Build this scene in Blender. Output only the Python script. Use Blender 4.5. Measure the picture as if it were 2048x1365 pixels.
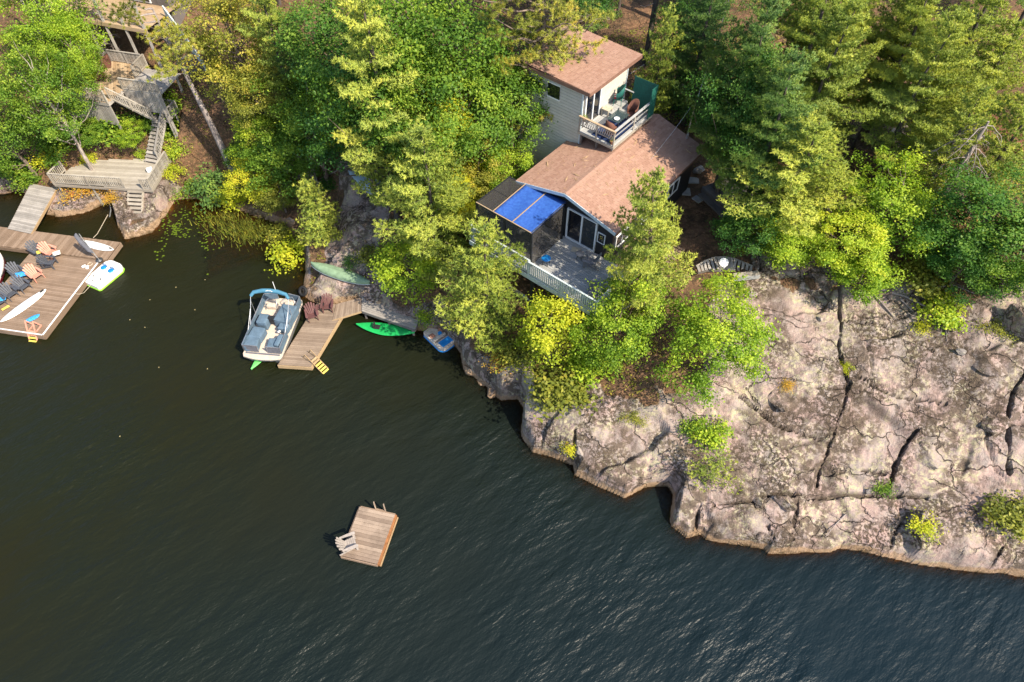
import bpy, math, random
import numpy as np
from mathutils import Vector, Matrix
R = math.radians
random.seed(7)
for o in list(bpy.data.objects): bpy.data.objects.remove(o)
scene = bpy.context.scene
col = scene.collection
# ------------------------------------------------------------------ camera, sky, sun, exposure
PITCH, CAMH, FPX = R(52), 35.0, 1365.0
cd = bpy.data.cameras.new('camera'); cam = bpy.data.objects.new('camera', cd); col.objects.link(cam)
cd.sensor_width = 36; cd.lens = 24.0; cd.clip_end = 600; cd.clip_start = .5
cam.location = (0, 0, CAMH); cam.rotation_euler = (R(90) - PITCH, 0, 0)
scene.camera = cam
SUN_EL, SUN_AZ = R(46), R(-38)          # azimuth from +x, anticlockwise
sdir = Vector((math.cos(SUN_EL)*math.cos(SUN_AZ), math.cos(SUN_EL)*math.sin(SUN_AZ), math.sin(SUN_EL)))
w = bpy.data.worlds.new('World'); scene.world = w; w.use_nodes = True
nt = w.node_tree; bg = nt.nodes['Background']
sk = nt.nodes.new('ShaderNodeTexSky'); sk.sky_type = 'NISHITA'; sk.sun_disc = False
sk.sun_elevation = SUN_EL; sk.sun_rotation = math.atan2(sdir.x, sdir.y); sk.dust_density = 1.4; sk.air_density = 1.0
nt.links.new(sk.outputs[0], bg.inputs[0]); bg.inputs[1].default_value = 0.15
ld = bpy.data.lights.new('sun', 'SUN'); ld.energy = 5.0; ld.angle = R(.55); ld.color = (1, .88, .70)
lo = bpy.data.objects.new('sun', ld); col.objects.link(lo)
lo.rotation_euler = sdir.to_track_quat('Z', 'Y').to_euler()
scene.view_settings.view_transform = 'Standard'; scene.view_settings.look = 'None'
scene.view_settings.gamma = 1; scene.view_settings.exposure = 0.72
scene.render.resolution_x = 1024; scene.render.resolution_y = 682
scene.cycles.transparent_max_bounces = 12; scene.cycles.max_bounces = 7

# ------------------------------------------------------------------ helpers
def at(px, py, z=0.0):
    u = (px-1024)/FPX; v = (682.5-py)/FPX
    d = np.array([u, math.cos(PITCH)+v*math.sin(PITCH), -math.sin(PITCH)+v*math.cos(PITCH)])
    return np.array([0, 0, CAMH]) + d*((z-CAMH)/d[2])
def proj(p):
    x, y, z = p[0], p[1], p[2]-CAMH
    zc = y*math.cos(PITCH)-z*math.sin(PITCH); yc = y*math.sin(PITCH)+z*math.cos(PITCH)
    return 1024+FPX*x/zc, 682.5-FPX*yc/zc
def tag(o, label=None, cat=None, group=None, kind=None):
    if label: o['label'] = label
    if cat: o['category'] = cat
    if group: o['group'] = group
    if kind: o['kind'] = kind
    return o
def empty(name, loc=(0, 0, 0), rz=0, label=None, cat=None, group=None, rot=None):
    o = bpy.data.objects.new(name, None); col.objects.link(o); o.location = loc
    o.rotation_euler = rot if rot else (0, 0, rz); o.empty_display_size = .2
    return tag(o, label, cat, group)
def link(name, me, parent=None, m=None, loc=None, rot=None, scale=None):
    o = bpy.data.objects.new(name, me); col.objects.link(o); o.parent = parent
    if m is not None:
        if len(me.materials) == 0: me.materials.append(None)
        o.material_slots[0].link = 'OBJECT'; o.material_slots[0].material = m
    if loc is not None: o.location = loc
    if rot is not None: o.rotation_euler = rot
    if scale is not None: o.scale = scale
    return o
class MB:
    def __init__(s): s.v = []; s.f = []; s.sm = []
    def add(s, vs, fs, smooth=False):
        n = len(s.v); s.v += [tuple(map(float, p)) for p in vs]; s.f += [tuple(i+n for i in f) for f in fs]; s.sm += [smooth]*len(fs); return s
    def box(s, c, d, rz=0, M=None):
        h = [x/2 for x in d]; vs = []
        m = M if M is not None else Matrix.Rotation(rz, 3, 'Z')
        for sx in (-1, 1):
            for sy in (-1, 1):
                for sz in (-1, 1): vs.append(Vector(c) + m @ Vector((sx*h[0], sy*h[1], sz*h[2])))
        return s.add(vs, [(0,1,3,2),(4,6,7,5),(0,4,5,1),(2,3,7,6),(0,2,6,4),(1,5,7,3)])
    def bar(s, a, b, wd, ht, up=(0, 0, 1)):
        a = Vector(a); b = Vector(b); x = (b-a); L = x.length; x.normalize(); u = Vector(up)
        y = u.cross(x); y = y.normalized() if y.length > 1e-4 else Vector((0, 1, 0)); z = x.cross(y)
        return s.box((a+b)/2, (L, wd, ht), M=Matrix((x, y, z)).transposed())
    def tube(s, pts, rad, n=8, cap=True, smooth=True):
        pts = [Vector(p) for p in pts]; rs = rad if hasattr(rad, '__len__') else [rad]*len(pts); vs = []; fs = []
        prev = None
        for i, p in enumerate(pts):
            t = (pts[min(i+1, len(pts)-1)]-pts[max(i-1, 0)]).normalized()
            if prev is None:
                r = t.cross(Vector((0, 0, 1)));  r = r.normalized() if r.length > .05 else Vector((1, 0, 0))
            else:
                r = prev - t*prev.dot(t); r.normalize()
            prev = r; q = t.cross(r)
            for k in range(n):
                a = 2*math.pi*k/n; vs.append(p + (r*math.cos(a)+q*math.sin(a))*rs[i])
        for i in range(len(pts)-1):
            for k in range(n): fs.append((i*n+k, i*n+(k+1) % n, (i+1)*n+(k+1) % n, (i+1)*n+k))
        s.add(vs, fs, smooth)
        if cap: s.add(vs[:n], [tuple(range(n))[::-1]]); s.add(vs[-n:], [tuple(range(n))])
        return s
    def prism(s, pts, z0, z1):
        n = len(pts); vs = [(p[0], p[1], z0) for p in pts]+[(p[0], p[1], z1) for p in pts]
        fs = [tuple(range(n))[::-1], tuple(range(n, 2*n))]+[(i, (i+1) % n, n+(i+1) % n, n+i) for i in range(n)]
        return s.add(vs, fs)
    def lathe(s, prof, c=(0, 0, 0), n=16, sx=1, sy=1):
        vs = []; fs = []
        for r, z in prof:
            for k in range(n):
                a = 2*math.pi*k/n; vs.append((c[0]+r*sx*math.cos(a), c[1]+r*sy*math.sin(a), c[2]+z))
        for i in range(len(prof)-1):
            for k in range(n): fs.append((i*n+k, i*n+(k+1) % n, (i+1)*n+(k+1) % n, (i+1)*n+k))
        return s.add(vs, fs, True)
    def loft(s, secs, close=True, caps=True, smooth=True):
        n = len(secs[0]); vs = [p for q in secs for p in q]; fs = []
        for i in range(len(secs)-1):
            for k in range(n if close else n-1): fs.append((i*n+k, i*n+(k+1) % n, (i+1)*n+(k+1) % n, (i+1)*n+k))
        s.add(vs, fs, smooth)
        if caps: s.add(secs[0], [tuple(range(n))[::-1]]); s.add(secs[-1], [tuple(range(n))])
        return s
    def mesh(s, name):
        me = bpy.data.meshes.new(name); me.from_pydata(s.v, [], s.f); me.polygons.foreach_set('use_smooth', s.sm)
        me.update(); return me
    def build(s, name, m=None, parent=None, **k):
        me = s.mesh(name)
        if m is not None: me.materials.append(m)
        o = bpy.data.objects.new(name, me); col.objects.link(o); o.parent = parent
        for a, b in k.items(): setattr(o, a, b)
        return o
def bevel(o, wdt=.01, seg=2):
    b = o.modifiers.new('bevel', 'BEVEL'); b.width = wdt; b.segments = seg; b.limit_method = 'ANGLE'; return o
def subsurf(o, n=2):
    b = o.modifiers.new('subsurf', 'SUBSURF'); b.levels = n; b.render_levels = n; return o
UNIT = MB().box((0, 0, 0), (1, 1, 1)).mesh('unit_piece')
def piece(name, parent, c, d, m, rz=0, rot=None):
    return link(name, UNIT, parent, m, c, rot if rot else (0, 0, rz), d)
def barpiece(name, parent, a, b, wd, ht, m):
    a = Vector(a); b = Vector(b); x = b-a; L = x.length; x.normalize()
    y = Vector((0, 0, 1)).cross(x); y = y.normalized() if y.length > 1e-3 else Vector((0, 1, 0)); z = x.cross(y)
    return link(name, UNIT, parent, m, (a+b)/2, Matrix((x, y, z)).transposed().to_euler(), (L, wd, ht))

# ------------------------------------------------------------------ materials
def newmat(name):
    m = bpy.data.materials.new(name); m.use_nodes = True; t = m.node_tree
    return m, t, t.nodes['Principled BSDF'], (lambda ty, **k: setn(t.nodes.new('ShaderNode'+ty), k)), t.links.new
def setn(n, k):
    for a, b in k.items():
        if a.startswith('i_'): n.inputs[a[2:]].default_value = b
        elif a.startswith('n_'): n.inputs[int(a[2:])].default_value = b
        else: setattr(n, a, b)
    return n
def ramp(N, stops, interp='LINEAR'):
    r = N('ValToRGB'); e = r.color_ramp; e.interpolation = interp
    while len(e.elements) < len(stops): e.elements.new(.5)
    for el, (p, c) in zip(e.elements, stops): el.position = p; el.color = (c[0], c[1], c[2], 1) if hasattr(c, '__len__') else (c, c, c, 1)
    return r
def mixc(N, L, fac, a, b, blend='MIX'):
    m = N('Mix', data_type='RGBA', blend_type=blend)
    for sock, val in ((0, fac), (6, a), (7, b)):
        if hasattr(val, 'is_linked') or hasattr(val, 'links'): L(val, m.inputs[sock])
        elif sock == 0: m.inputs[0].default_value = val
        else: m.inputs[sock].default_value = (*val, 1)
    return m.outputs[2]
def noise(N, L, scale, vec=None, detail=4, rough=.55, dim='3D'):
    n = N('TexNoise'); n.inputs['Scale'].default_value = scale; n.inputs['Detail'].default_value = detail; n.inputs['Roughness'].default_value = rough
    if vec is not None: L(vec, n.inputs['Vector'])
    return n.outputs[0]
def mrange(N, L, v, a, b, c=0, d=1):
    m = N('MapRange'); L(v, m.inputs[0])
    for i, x in enumerate((a, b, c, d)): m.inputs[i+1].default_value = x
    return m.outputs[0]
def mth(N, L, op, a, b=None, clamp=False):
    m = N('Math', operation=op, use_clamp=clamp)
    for i, x in enumerate((a, b)):
        if x is None: continue
        if hasattr(x, 'links'): L(x, m.inputs[i])
        else: m.inputs[i].default_value = x
    return m.outputs[0]
def bumpn(N, L, h, strength=.3, dist=.02):
    b = N('Bump'); b.inputs['Strength'].default_value = strength; b.inputs['Distance'].default_value = dist; L(h, b.inputs['Height']); return b.outputs[0]
def plain(name, c, rough=.6, var=.18, sc=6, metal=0, spec=.4, bump=.15, objvar=0.0, alpha=1):
    m, t, p, N, L = newmat(name)
    g = N('NewGeometry'); n = noise(N, L, sc, g.outputs['Position'], 5, .6)
    f = mrange(N, L, n, .3, .7, 1-var, 1+var)
    if objvar:
        oi = N('ObjectInfo'); f = mth(N, L, 'MULTIPLY', f, mrange(N, L, oi.outputs['Random'], 0, 1, 1-objvar, 1+objvar))
    vm = N('VectorMath', operation='SCALE'); vm.inputs[0].default_value = c; L(f, vm.inputs['Scale'])
    L(vm.outputs[0], p.inputs['Base Color']); p.inputs['Roughness'].default_value = rough; p.inputs['Metallic'].default_value = metal
    p.inputs['Specular IOR Level'].default_value = spec
    if bump: L(bumpn(N, L, noise(N, L, sc*5, g.outputs['Position'], 3), bump, .01), p.inputs['Normal'])
    if alpha < 1: p.inputs['Alpha'].default_value = alpha
    return m
def wood(name, c1, c2, dark=(.06, .05, .04), wear=.5, rough=.85):
    """weathered board: grain along the piece's x axis, each board its own tone"""
    m, t, p, N, L = newmat(name)
    tc = N('TexCoord'); oi = N('ObjectInfo'); mp = N('Mapping'); L(tc.outputs['Object'], mp.inputs['Vector'])
    cb = N('CombineXYZ'); rr = mth(N, L, 'MULTIPLY', oi.outputs['Random'], 57); L(rr, cb.inputs[0]); L(rr, cb.inputs[1]); L(cb.outputs[0], mp.inputs['Location'])
    mp.inputs['Scale'].default_value = (3.5, 7, 4)
    gr = noise(N, L, 1.6, mp.outputs[0], 6, .7)
    g = N('NewGeometry'); wr = noise(N, L, 1.3, g.outputs['Position'], 4, .6); fine = noise(N, L, 9, g.outputs['Position'], 4, .7)
    tone = mth(N, L, 'ADD', mth(N, L, 'MULTIPLY', oi.outputs['Random'], .62), mth(N, L, 'MULTIPLY', gr, .5))
    c = mixc(N, L, mrange(N, L, tone, .25, .85), c1, c2)
    c = mixc(N, L, mth(N, L, 'MULTIPLY', mrange(N, L, gr, .5, .72), .55), c, dark)
    c = mixc(N, L, mth(N, L, 'MULTIPLY', mrange(N, L, wr, .45, .68), wear), c, tuple(x*.62 for x in c1))
    c = mixc(N, L, mth(N, L, 'MULTIPLY', mrange(N, L, fine, .62, .75), .35), c, tuple(min(1, x*1.35) for x in c2))
    L(c, p.inputs['Base Color']); p.inputs['Roughness'].default_value = rough; p.inputs['Specular IOR Level'].default_value = .2
    L(bumpn(N, L, gr, .35, .02), p.inputs['Normal'])
    return m
M = {}
M['dock_wood'] = wood('dock_wood', (.215, .16, .12), (.335, .26, .20), wear=.4)
M['raft_wood'] = wood('raft_wood', (.20, .145, .11), (.40, .31, .24), wear=.6)
M['fresh_wood'] = wood('fresh_wood', (.36, .245, .13), (.46, .335, .20), wear=.25)
M['brown_wood'] = wood('brown_wood', (.21, .145, .10), (.31, .225, .165), wear=.35)
M['grey_wood'] = wood('grey_wood', (.27, .25, .23), (.43, .40, .37), wear=.45)
M['silver_wood'] = wood('silver_wood', (.30, .31, .31), (.50, .50, .49), wear=.35)
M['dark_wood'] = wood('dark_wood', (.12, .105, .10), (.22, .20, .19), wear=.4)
M['stair_wood'] = wood('stair_wood', (.30, .265, .22), (.46, .42, .36), wear=.35)
M['red_wood'] = wood('red_wood', (.16, .055, .035), (.24, .09, .06), wear=.3)
M['rail_paint'] = plain('rail_paint', (.46, .52, .52), .7, .16, 5, objvar=.10)
M['black_paint'] = plain('black_paint', (.018, .019, .023), .6, .3, 4)
M['trim'] = plain('trim', (.52, .60, .66), .6, .1, 3)
M['white'] = plain('white', (.80, .81, .82), .45, .05, 4)
M['white_gloss'] = plain('white_gloss', (.80, .80, .79), .25, .04, 5, spec=.5, bump=.03)
M['navy_cover'] = plain('navy_cover', (.095, .15, .21), .8, .22, 3.5, bump=.5)
M['canopy_blue'] = plain('canopy_blue', (.06, .20, .31), .75, .12, 3)
M['boat_tan'] = plain('boat_tan', (.56, .47, .39), .7, .12, 4)
M['alu'] = plain('alu', (.62, .64, .66), .32, .1, 6, metal=.85)
M['plum_plastic'] = plain('plum_plastic', (.135, .062, .06), .55, .2, 4, objvar=.1)
M['charcoal_plastic'] = plain('charcoal_plastic', (.075, .082, .10), .55, .2, 5, objvar=.15)
M['coral_plastic'] = plain('coral_plastic', (.66, .29, .21), .6, .14, 4, objvar=.07)
M['grey_chair'] = plain('grey_chair', (.34, .30, .27), .8, .2, 6, objvar=.05)
M['deck_chair'] = plain('deck_chair', (.20, .19, .19), .75, .2, 6)
M['green_kayak'] = plain('green_kayak', (.015, .36, .085), .35, .12, 4, bump=.05)
M['lime_kayak'] = plain('lime_kayak', (.16, .62, .16), .35, .1, 4, bump=.05)
M['canoe_green'] = plain('canoe_green', (.20, .30, .19), .6, .22, 3)
M['pale_blue'] = plain('pale_blue', (.36, .47, .54), .5, .12, 3)
M['paddle_blue'] = plain('paddle_blue', (.015, .22, .58), .4, .15, 4)
M['lime'] = plain('lime', (.26, .58, .05), .4, .1, 4)
M['dirty_cream'] = plain('dirty_cream', (.58, .50, .42), .7, .3, 6)
M['black_rubber'] = plain('black_rubber', (.018, .018, .02), .7, .3, 6)
M['red_cover'] = plain('red_cover', (.37, .022, .04), .7, .15, 3, bump=.3)
M['maroon'] = plain('maroon', (.17, .012, .025), .3, .1, 3)
M['tarp'] = None
M['wicker'] = plain('wicker', (.15, .065, .045), .8, .3, 12)
M['sand_cloth'] = plain('sand_cloth', (.50, .44, .33), .85, .2, 6)
M['yellow_cloth'] = plain('yellow_cloth', (.62, .52, .10), .85, .2, 6)
M['towel_blue'] = plain('towel_blue', (.05, .33, .72), .9, .5, 9)
M['towel_white'] = plain('towel_white', (.72, .76, .70), .9, .3, 9)
M['grey_cloth'] = plain('grey_cloth', (.115, .12, .145), .8, .2, 4)
M['rope'] = plain('rope', (.50, .43, .33), .9, .3, 20)
M['terracotta'] = plain('terracotta', (.42, .20, .13), .8, .2, 8)
M['green_mesh'] = plain('green_mesh', (.012, .11, .085), .7, .25, 10)
M['green_chair'] = plain('green_chair', (.02, .13, .11), .6, .2, 10)
M['siding_gap'] = plain('siding_gap', (.16, .15, .14), .8, .1, 3)
M['siding'] = plain('siding', (.52, .50, .45), .65, .08, 2.5, objvar=.03)
M['fascia_brown'] = plain('fascia_brown', (.21, .115, .085), .7, .15, 4)
M['rail_top'] = wood('rail_top', (.36, .25, .15), (.50, .37, .24), wear=.3)
M['rug'] = plain('rug', (.012, .03, .10), .95, .4, 7)
M['lattice'] = plain('lattice', (.50, .47, .44), .8, .2, 6)
M['concrete'] = plain('concrete', (.36, .34, .32), .9, .2, 3, bump=.4)
M['steel_dark'] = plain('steel_dark', (.10, .105, .11), .5, .2, 8, metal=.5)
def glassmat(name, c, rough=.06, mixv=0):
    m, t, p, N, L = newmat(name); p.inputs['Base Color'].default_value = (*c, 1); p.inputs['Roughness'].default_value = rough
    p.inputs['Specular IOR Level'].default_value = .8; return m
M['glass'] = glassmat('glass', (.02, .028, .034))
M['dark_glass'] = glassmat('dark_glass', (.006, .007, .012))
def screenmat(name, c, op):
    m, t, p, N, L = newmat(name); p.inputs['Base Color'].default_value = (*c, 1); p.inputs['Roughness'].default_value = .9
    tr = N('BsdfTransparent'); mx = N('MixShader'); mx.inputs[0].default_value = op
    L(tr.outputs[0], mx.inputs[1]); L(p.outputs[0], mx.inputs[2]); L(mx.outputs[0], t.nodes['Material Output'].inputs[0]); return m
M['screen'] = screenmat('insect_screen', (.06, .056, .055), .38)
M['table_glass'] = screenmat('table_glass', (.04, .07, .07), .55)
def tarpmat():
    m, t, p, N, L = newmat('blue_tarp'); g = N('NewGeometry')
    a = noise(N, L, 1.1, g.outputs['Position'], 5, .7); b = noise(N, L, 7, g.outputs['Position'], 4)
    c = mixc(N, L, mrange(N, L, b, .3, .7), (.022, .075, .33), (.04, .13, .45))
    c = mixc(N, L, mrange(N, L, a, .66, .74), c, (.30, .16, .05))
    L(c, p.inputs['Base Color']); p.inputs['Roughness'].default_value = .5; L(bumpn(N, L, b, .3, .03), p.inputs['Normal']); return m
M['tarp'] = tarpmat()
def shinglemat():
    m, t, p, N, L = newmat('asphalt_shingle'); g = N('NewGeometry')
    r = g.outputs['Random Per Island']; n = noise(N, L, .5, g.outputs['Position'], 4, .6); f = noise(N, L, 40, g.outputs['Position'], 2)
    c = mixc(N, L, r, (.31, .18, .132), (.39, .24, .182))
    c = mixc(N, L, mth(N, L, 'MULTIPLY', mrange(N, L, n, .4, .7), .35), c, (.40, .27, .20))
    c = mixc(N, L, mth(N, L, 'MULTIPLY', mrange(N, L, f, .5, .8), .4), c, (.17, .10, .07))
    L(c, p.inputs['Base Color']); p.inputs['Roughness'].default_value = .95; p.inputs['Specular IOR Level'].default_value = .15
    L(bumpn(N, L, f, .3, .01), p.inputs['Normal']); return m
M['shingle'] = shinglemat()
def barkmat(name, c1, c2, sc=6):
    m, t, p, N, L = newmat(name); tc = N('TexCoord'); mp = N('Mapping'); L(tc.outputs['Object'], mp.inputs['Vector']); mp.inputs['Scale'].default_value = (1, 1, .25)
    n = noise(N, L, sc, mp.outputs[0], 5, .7); n2 = noise(N, L, sc*.35, tc.outputs['Object'], 3)
    c = mixc(N, L, mrange(N, L, n, .35, .65), c1, c2); c = mixc(N, L, mth(N, L, 'MULTIPLY', mrange(N, L, n2, .5, .7), .5), c, tuple(x*1.5 for x in c2))
    L(c, p.inputs['Base Color']); p.inputs['Roughness'].default_value = .95; p.inputs['Specular IOR Level'].default_value = .1
    L(bumpn(N, L, n, .8, .05), p.inputs['Normal']); return m
M['bark'] = barkmat('bark', (.10, .075, .06), (.24, .19, .155))
M['bark_dark'] = barkmat('bark_dark', (.05, .04, .035), (.13, .11, .10))
M['bark_pale'] = barkmat('bark_pale', (.16, .13, .115), (.46, .40, .35))
M['bark_dead'] = barkmat('bark_dead', (.18, .15, .14), (.36, .31, .29))
def leafmat(name, stops, tr=.4, shade=.13, soft=False):
    """stops: colours along the leaf's own tint value"""
    m, t, p, N, L = newmat(name)
    a = N('Attribute', attribute_name='tint'); oi = N('ObjectInfo')
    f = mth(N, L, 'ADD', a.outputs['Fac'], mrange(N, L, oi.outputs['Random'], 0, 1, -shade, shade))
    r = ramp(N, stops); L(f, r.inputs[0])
    L(r.outputs[0], p.inputs['Base Color']); p.inputs['Roughness'].default_value = .5; p.inputs['Specular IOR Level'].default_value = .25
    if soft:   # tufts shade as rounded plumes
        tc = N('TexCoord'); g = N('NewGeometry'); s1 = N('VectorMath', operation='MULTIPLY'); L(tc.outputs['Object'], s1.inputs[0]); s1.inputs[1].default_value = (.28, .28, .0)
        s2 = N('VectorMath', operation='ADD'); L(s1.outputs[0], s2.inputs[0]); s2.inputs[1].default_value = (0, 0, .8); s3 = N('VectorMath', operation='SCALE'); L(g.outputs['Normal'], s3.inputs[0]); s3.inputs['Scale'].default_value = .75
        s4 = N('VectorMath', operation='ADD'); L(s2.outputs[0], s4.inputs[0]); L(s3.outputs[0], s4.inputs[1]); s5 = N('VectorMath', operation='NORMALIZE'); L(s4.outputs[0], s5.inputs[0]); L(s5.outputs[0], p.inputs['Normal'])
    tl = N('BsdfTranslucent'); hs = N('HueSaturation'); hs.inputs['Value'].default_value = 1.25; hs.inputs['Saturation'].default_value = 1.1; L(r.outputs[0], hs.inputs['Color']); L(hs.outputs[0], tl.inputs['Color'])
    mx = N('MixShader'); mx.inputs[0].default_value = tr; L(p.outputs[0], mx.inputs[1]); L(tl.outputs[0], mx.inputs[2])
    L(mx.outputs[0], t.nodes['Material Output'].inputs[0]); return m
# ------------------------------------------------------------------ terrain and lake
rng = np.random.default_rng(11)
_LAT = rng.random((256, 256))
def vnoise(x, y):
    xi = np.floor(x).astype(int); yi = np.floor(y).astype(int); fx = x-xi; fy = y-yi
    fx = fx*fx*(3-2*fx); fy = fy*fy*(3-2*fy)
    g = lambda a, b: _LAT[a & 255, b & 255]
    return (g(xi, yi)*(1-fx)+g(xi+1, yi)*fx)*(1-fy)+(g(xi, yi+1)*(1-fx)+g(xi+1, yi+1)*fx)*fy
def fbm(x, y, o=4, lac=2.03, gain=.5):
    s = 0; a = 1; t = 0
    for i in range(o): s = s+a*vnoise(x+17*i, y+31*i); t += a; a *= gain; x = x*lac; y = y*lac
    return s/t-.5
def sstep(a, b, x):
    t = np.clip((x-a)/(b-a), 0, 1); return t*t*(3-2*t)
SHORE_PX = [(-700,330),(-300,365),(-60,383),(0,388),(45,384),(78,402),(92,430),(130,433),(175,425),(212,407),(224,398),(230,410),(238,450),(250,480),(278,474),(306,466),(338,420),(352,400),
 (395,398),(430,408),(470,418),(515,436),(560,452),(590,480),(612,520),(606,560),(604,590),(625,604),(660,612),(716,606),(745,632),(800,650),(838,662),(880,668),(908,690),(921,708),(925,730),(948,757),(972,772),
 (1003,801),(1036,799),(1047,815),(1042,872),(1065,905),(1122,922),(1146,931),(1147,953),(1209,979),(1250,996),(1291,975),(1334,974),(1345,990),(1338,1040),(1341,1053),(1373,1078),(1401,1071),(1410,1080),(1470,1090),
 (1526,1098),(1536,1108),(1576,1106),(1661,1108),(1681,1098),(1730,1105),(1791,1121),(1907,1141),(1997,1147),(2048,1158),(2300,1190),(2700,1260),(3400,1300)]
SHORE = np.array([at(*q)[:2] for q in SHORE_PX])
def seg_dist(X, Y, P, closed=False):
    d = np.full(X.shape, 1e9); par = np.zeros(X.shape); acc = 0
    for i in range(len(P)-1):
        a = P[i]; b = P[i+1]; e = b-a; L2 = e@e
        t = np.clip(((X-a[0])*e[0]+(Y-a[1])*e[1])/L2, 0, 1)
        q = np.hypot(X-a[0]-t*e[0], Y-a[1]-t*e[1]); m = q < d; d[m] = q[m]; par[m] = (acc+t*math.sqrt(L2))[m]; acc += math.sqrt(L2)
    return d, par
def inside(X, Y, P):
    c = np.zeros(X.shape, bool); n = len(P)
    for i in range(n):
        a = P[i]; b = P[(i+1) % n]
        if a[1] == b[1]: continue
        c ^= ((a[1] > Y) != (b[1] > Y)) & (X < (b[0]-a[0])*(Y-a[1])/(b[1]-a[1])+a[0])
    return c
WPOLY = np.vstack([SHORE, [[400, SHORE[-1][1]], [400, -300], [-400, -300], [-400, SHORE[0][1]]]])
CTRL_PX = [ # px, py, height
 (1063,617,5.1),(1145,640,4.9),(998,575,4.7),(1000,650,3.6),(945,668,1.9),(905,650,1.3),(870,620,1.6),(830,560,2.2),(770,520,2.3),(700,470,2.9),(690,400,3.4),(760,350,4.4),(740,560,1.2),(650,560,1.0),(690,590,.8),(650,500,1.9),
 (1100,450,5.5),(1060,340,6.6),(1200,420,6.3),(1330,300,7.2),(1440,420,7.0),(1430,520,6.7),(1350,570,6.1),(1300,680,5.2),(1230,560,5.8),(1500,480,7.1),(1600,520,7.1),(1700,590,6.6),(1800,560,7.5),(1900,600,7.4),(2040,610,7.9),
 (1650,700,5.5),(1550,780,4.6),(1450,820,3.8),(1390,900,2.5),(1330,780,4.2),(1250,860,2.9),(1200,900,2.0),(1130,860,2.0),(1085,830,1.9),(1150,780,3.3),(1060,740,3.2),(1010,760,2.0),(1500,950,2.3),(1650,950,2.4),(1800,820,4.3),(1900,750,5.4),(2000,720,6.3),(1950,950,2.8),(2040,900,3.6),
 (1700,1040,1.25),(1900,1070,1.35),(2040,1090,1.4),(1450,1040,1.1),(1560,1055,1.15),(1370,1020,1.2),(1270,950,1.3),(1180,940,1.0),
 (1500,100,9.3),(1900,330,8.6),(1700,350,8.4),(1300,60,9.4),(1330,140,8.7),(1150,100,8.8),(1000,100,8.6),(900,300,6.0),(800,250,6.2),(600,300,4.4),(520,380,1.9),(440,350,2.6),(370,360,1.9),(330,300,2.8),(200,300,3.0),(160,380,1.2),(280,400,1.0),(260,440,.75),(130,405,.9),(30,360,.9),
 (225,150,5.0),(120,60,7.0),(300,20,8.6),(0,280,3.2),(0,100,6.4),(700,50,8.2),(450,150,6.0),(2040,50,10),(2040,350,8.8),(1000,-150,10.5),(0,-150,9.5),(2040,-150,11),(500,-100,9.0),(1500,-150,10.5),(-300,200,5),(2400,500,9),(2400,900,4),(2400,150,10)]
CTRL = np.array([at(*q) for q in CTRL_PX])
far = [(-90, 100, 11), (0, 110, 12), (90, 100, 12), (-90, 60, 8), (90, 60, 11), (90, 30, 7), (-60, 48, 5)]
CTRL = np.vstack([CTRL, far])
def _tps(r): return np.where(r > 1e-6, r*r*np.log(np.maximum(r, 1e-6)), 0)
_n = len(CTRL); _K = _tps(np.hypot(CTRL[:, None, 0]-CTRL[None, :, 0], CTRL[:, None, 1]-CTRL[None, :, 1]))+np.eye(_n)*1.5
_P = np.c_[np.ones(_n), CTRL[:, :2]]
_S = np.linalg.solve(np.block([[_K, _P], [_P.T, np.zeros((3, 3))]]), np.r_[CTRL[:, 2], 0, 0, 0])
def rbf(X, Y):
    z = _S[_n]+_S[_n+1]*X+_S[_n+2]*Y
    for i in range(_n): z = z+_S[i]*_tps(np.hypot(X-CTRL[i, 0], Y-CTRL[i, 1]))
    return z
CRACKS = [([(1672,560),(1680,640),(1676,700),(1690,780),(1665,870),(1645,930),(1640,965)], .10, .28), ([(1480,795),(1520,825),(1544,847),(1577,862)], .16, .34),
 ([(1430,1005),(1500,1000),(1560,985),(1620,990),(1700,985),(1780,992),(1850,1000)], .12, .28), ([(1597,1000),(1590,1060),(1578,1105)], .09, .25), ([(1827,866),(1800,905),(1781,940),(1775,990)], .13, .35),
 ([(1808,1040),(1790,1070),(1781,1118)], .07, .25), ([(2030,760),(2000,810),(1990,880),(2000,960)], .13, .35), ([(1154,830),(1152,870),(1147,931)], .10, .4), ([(1405,1000),(1400,1040),(1402,1072)], .12, .5),
 ([(1575,862),(1640,880),(1668,872)], .05, .12), ([(1690,640),(1760,660),(1850,720)], .05, .12), ([(1700,760),(1780,800),(1880,820)], .05, .12), ([(1650,950),(1710,940),(1765,955)], .07, .15), ([(2000,1090),(1985,1120),(1990,1147)], .08, .3), ([(1535,1050),(1545,1080),(1536,1108)], .05, .2)]
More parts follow.
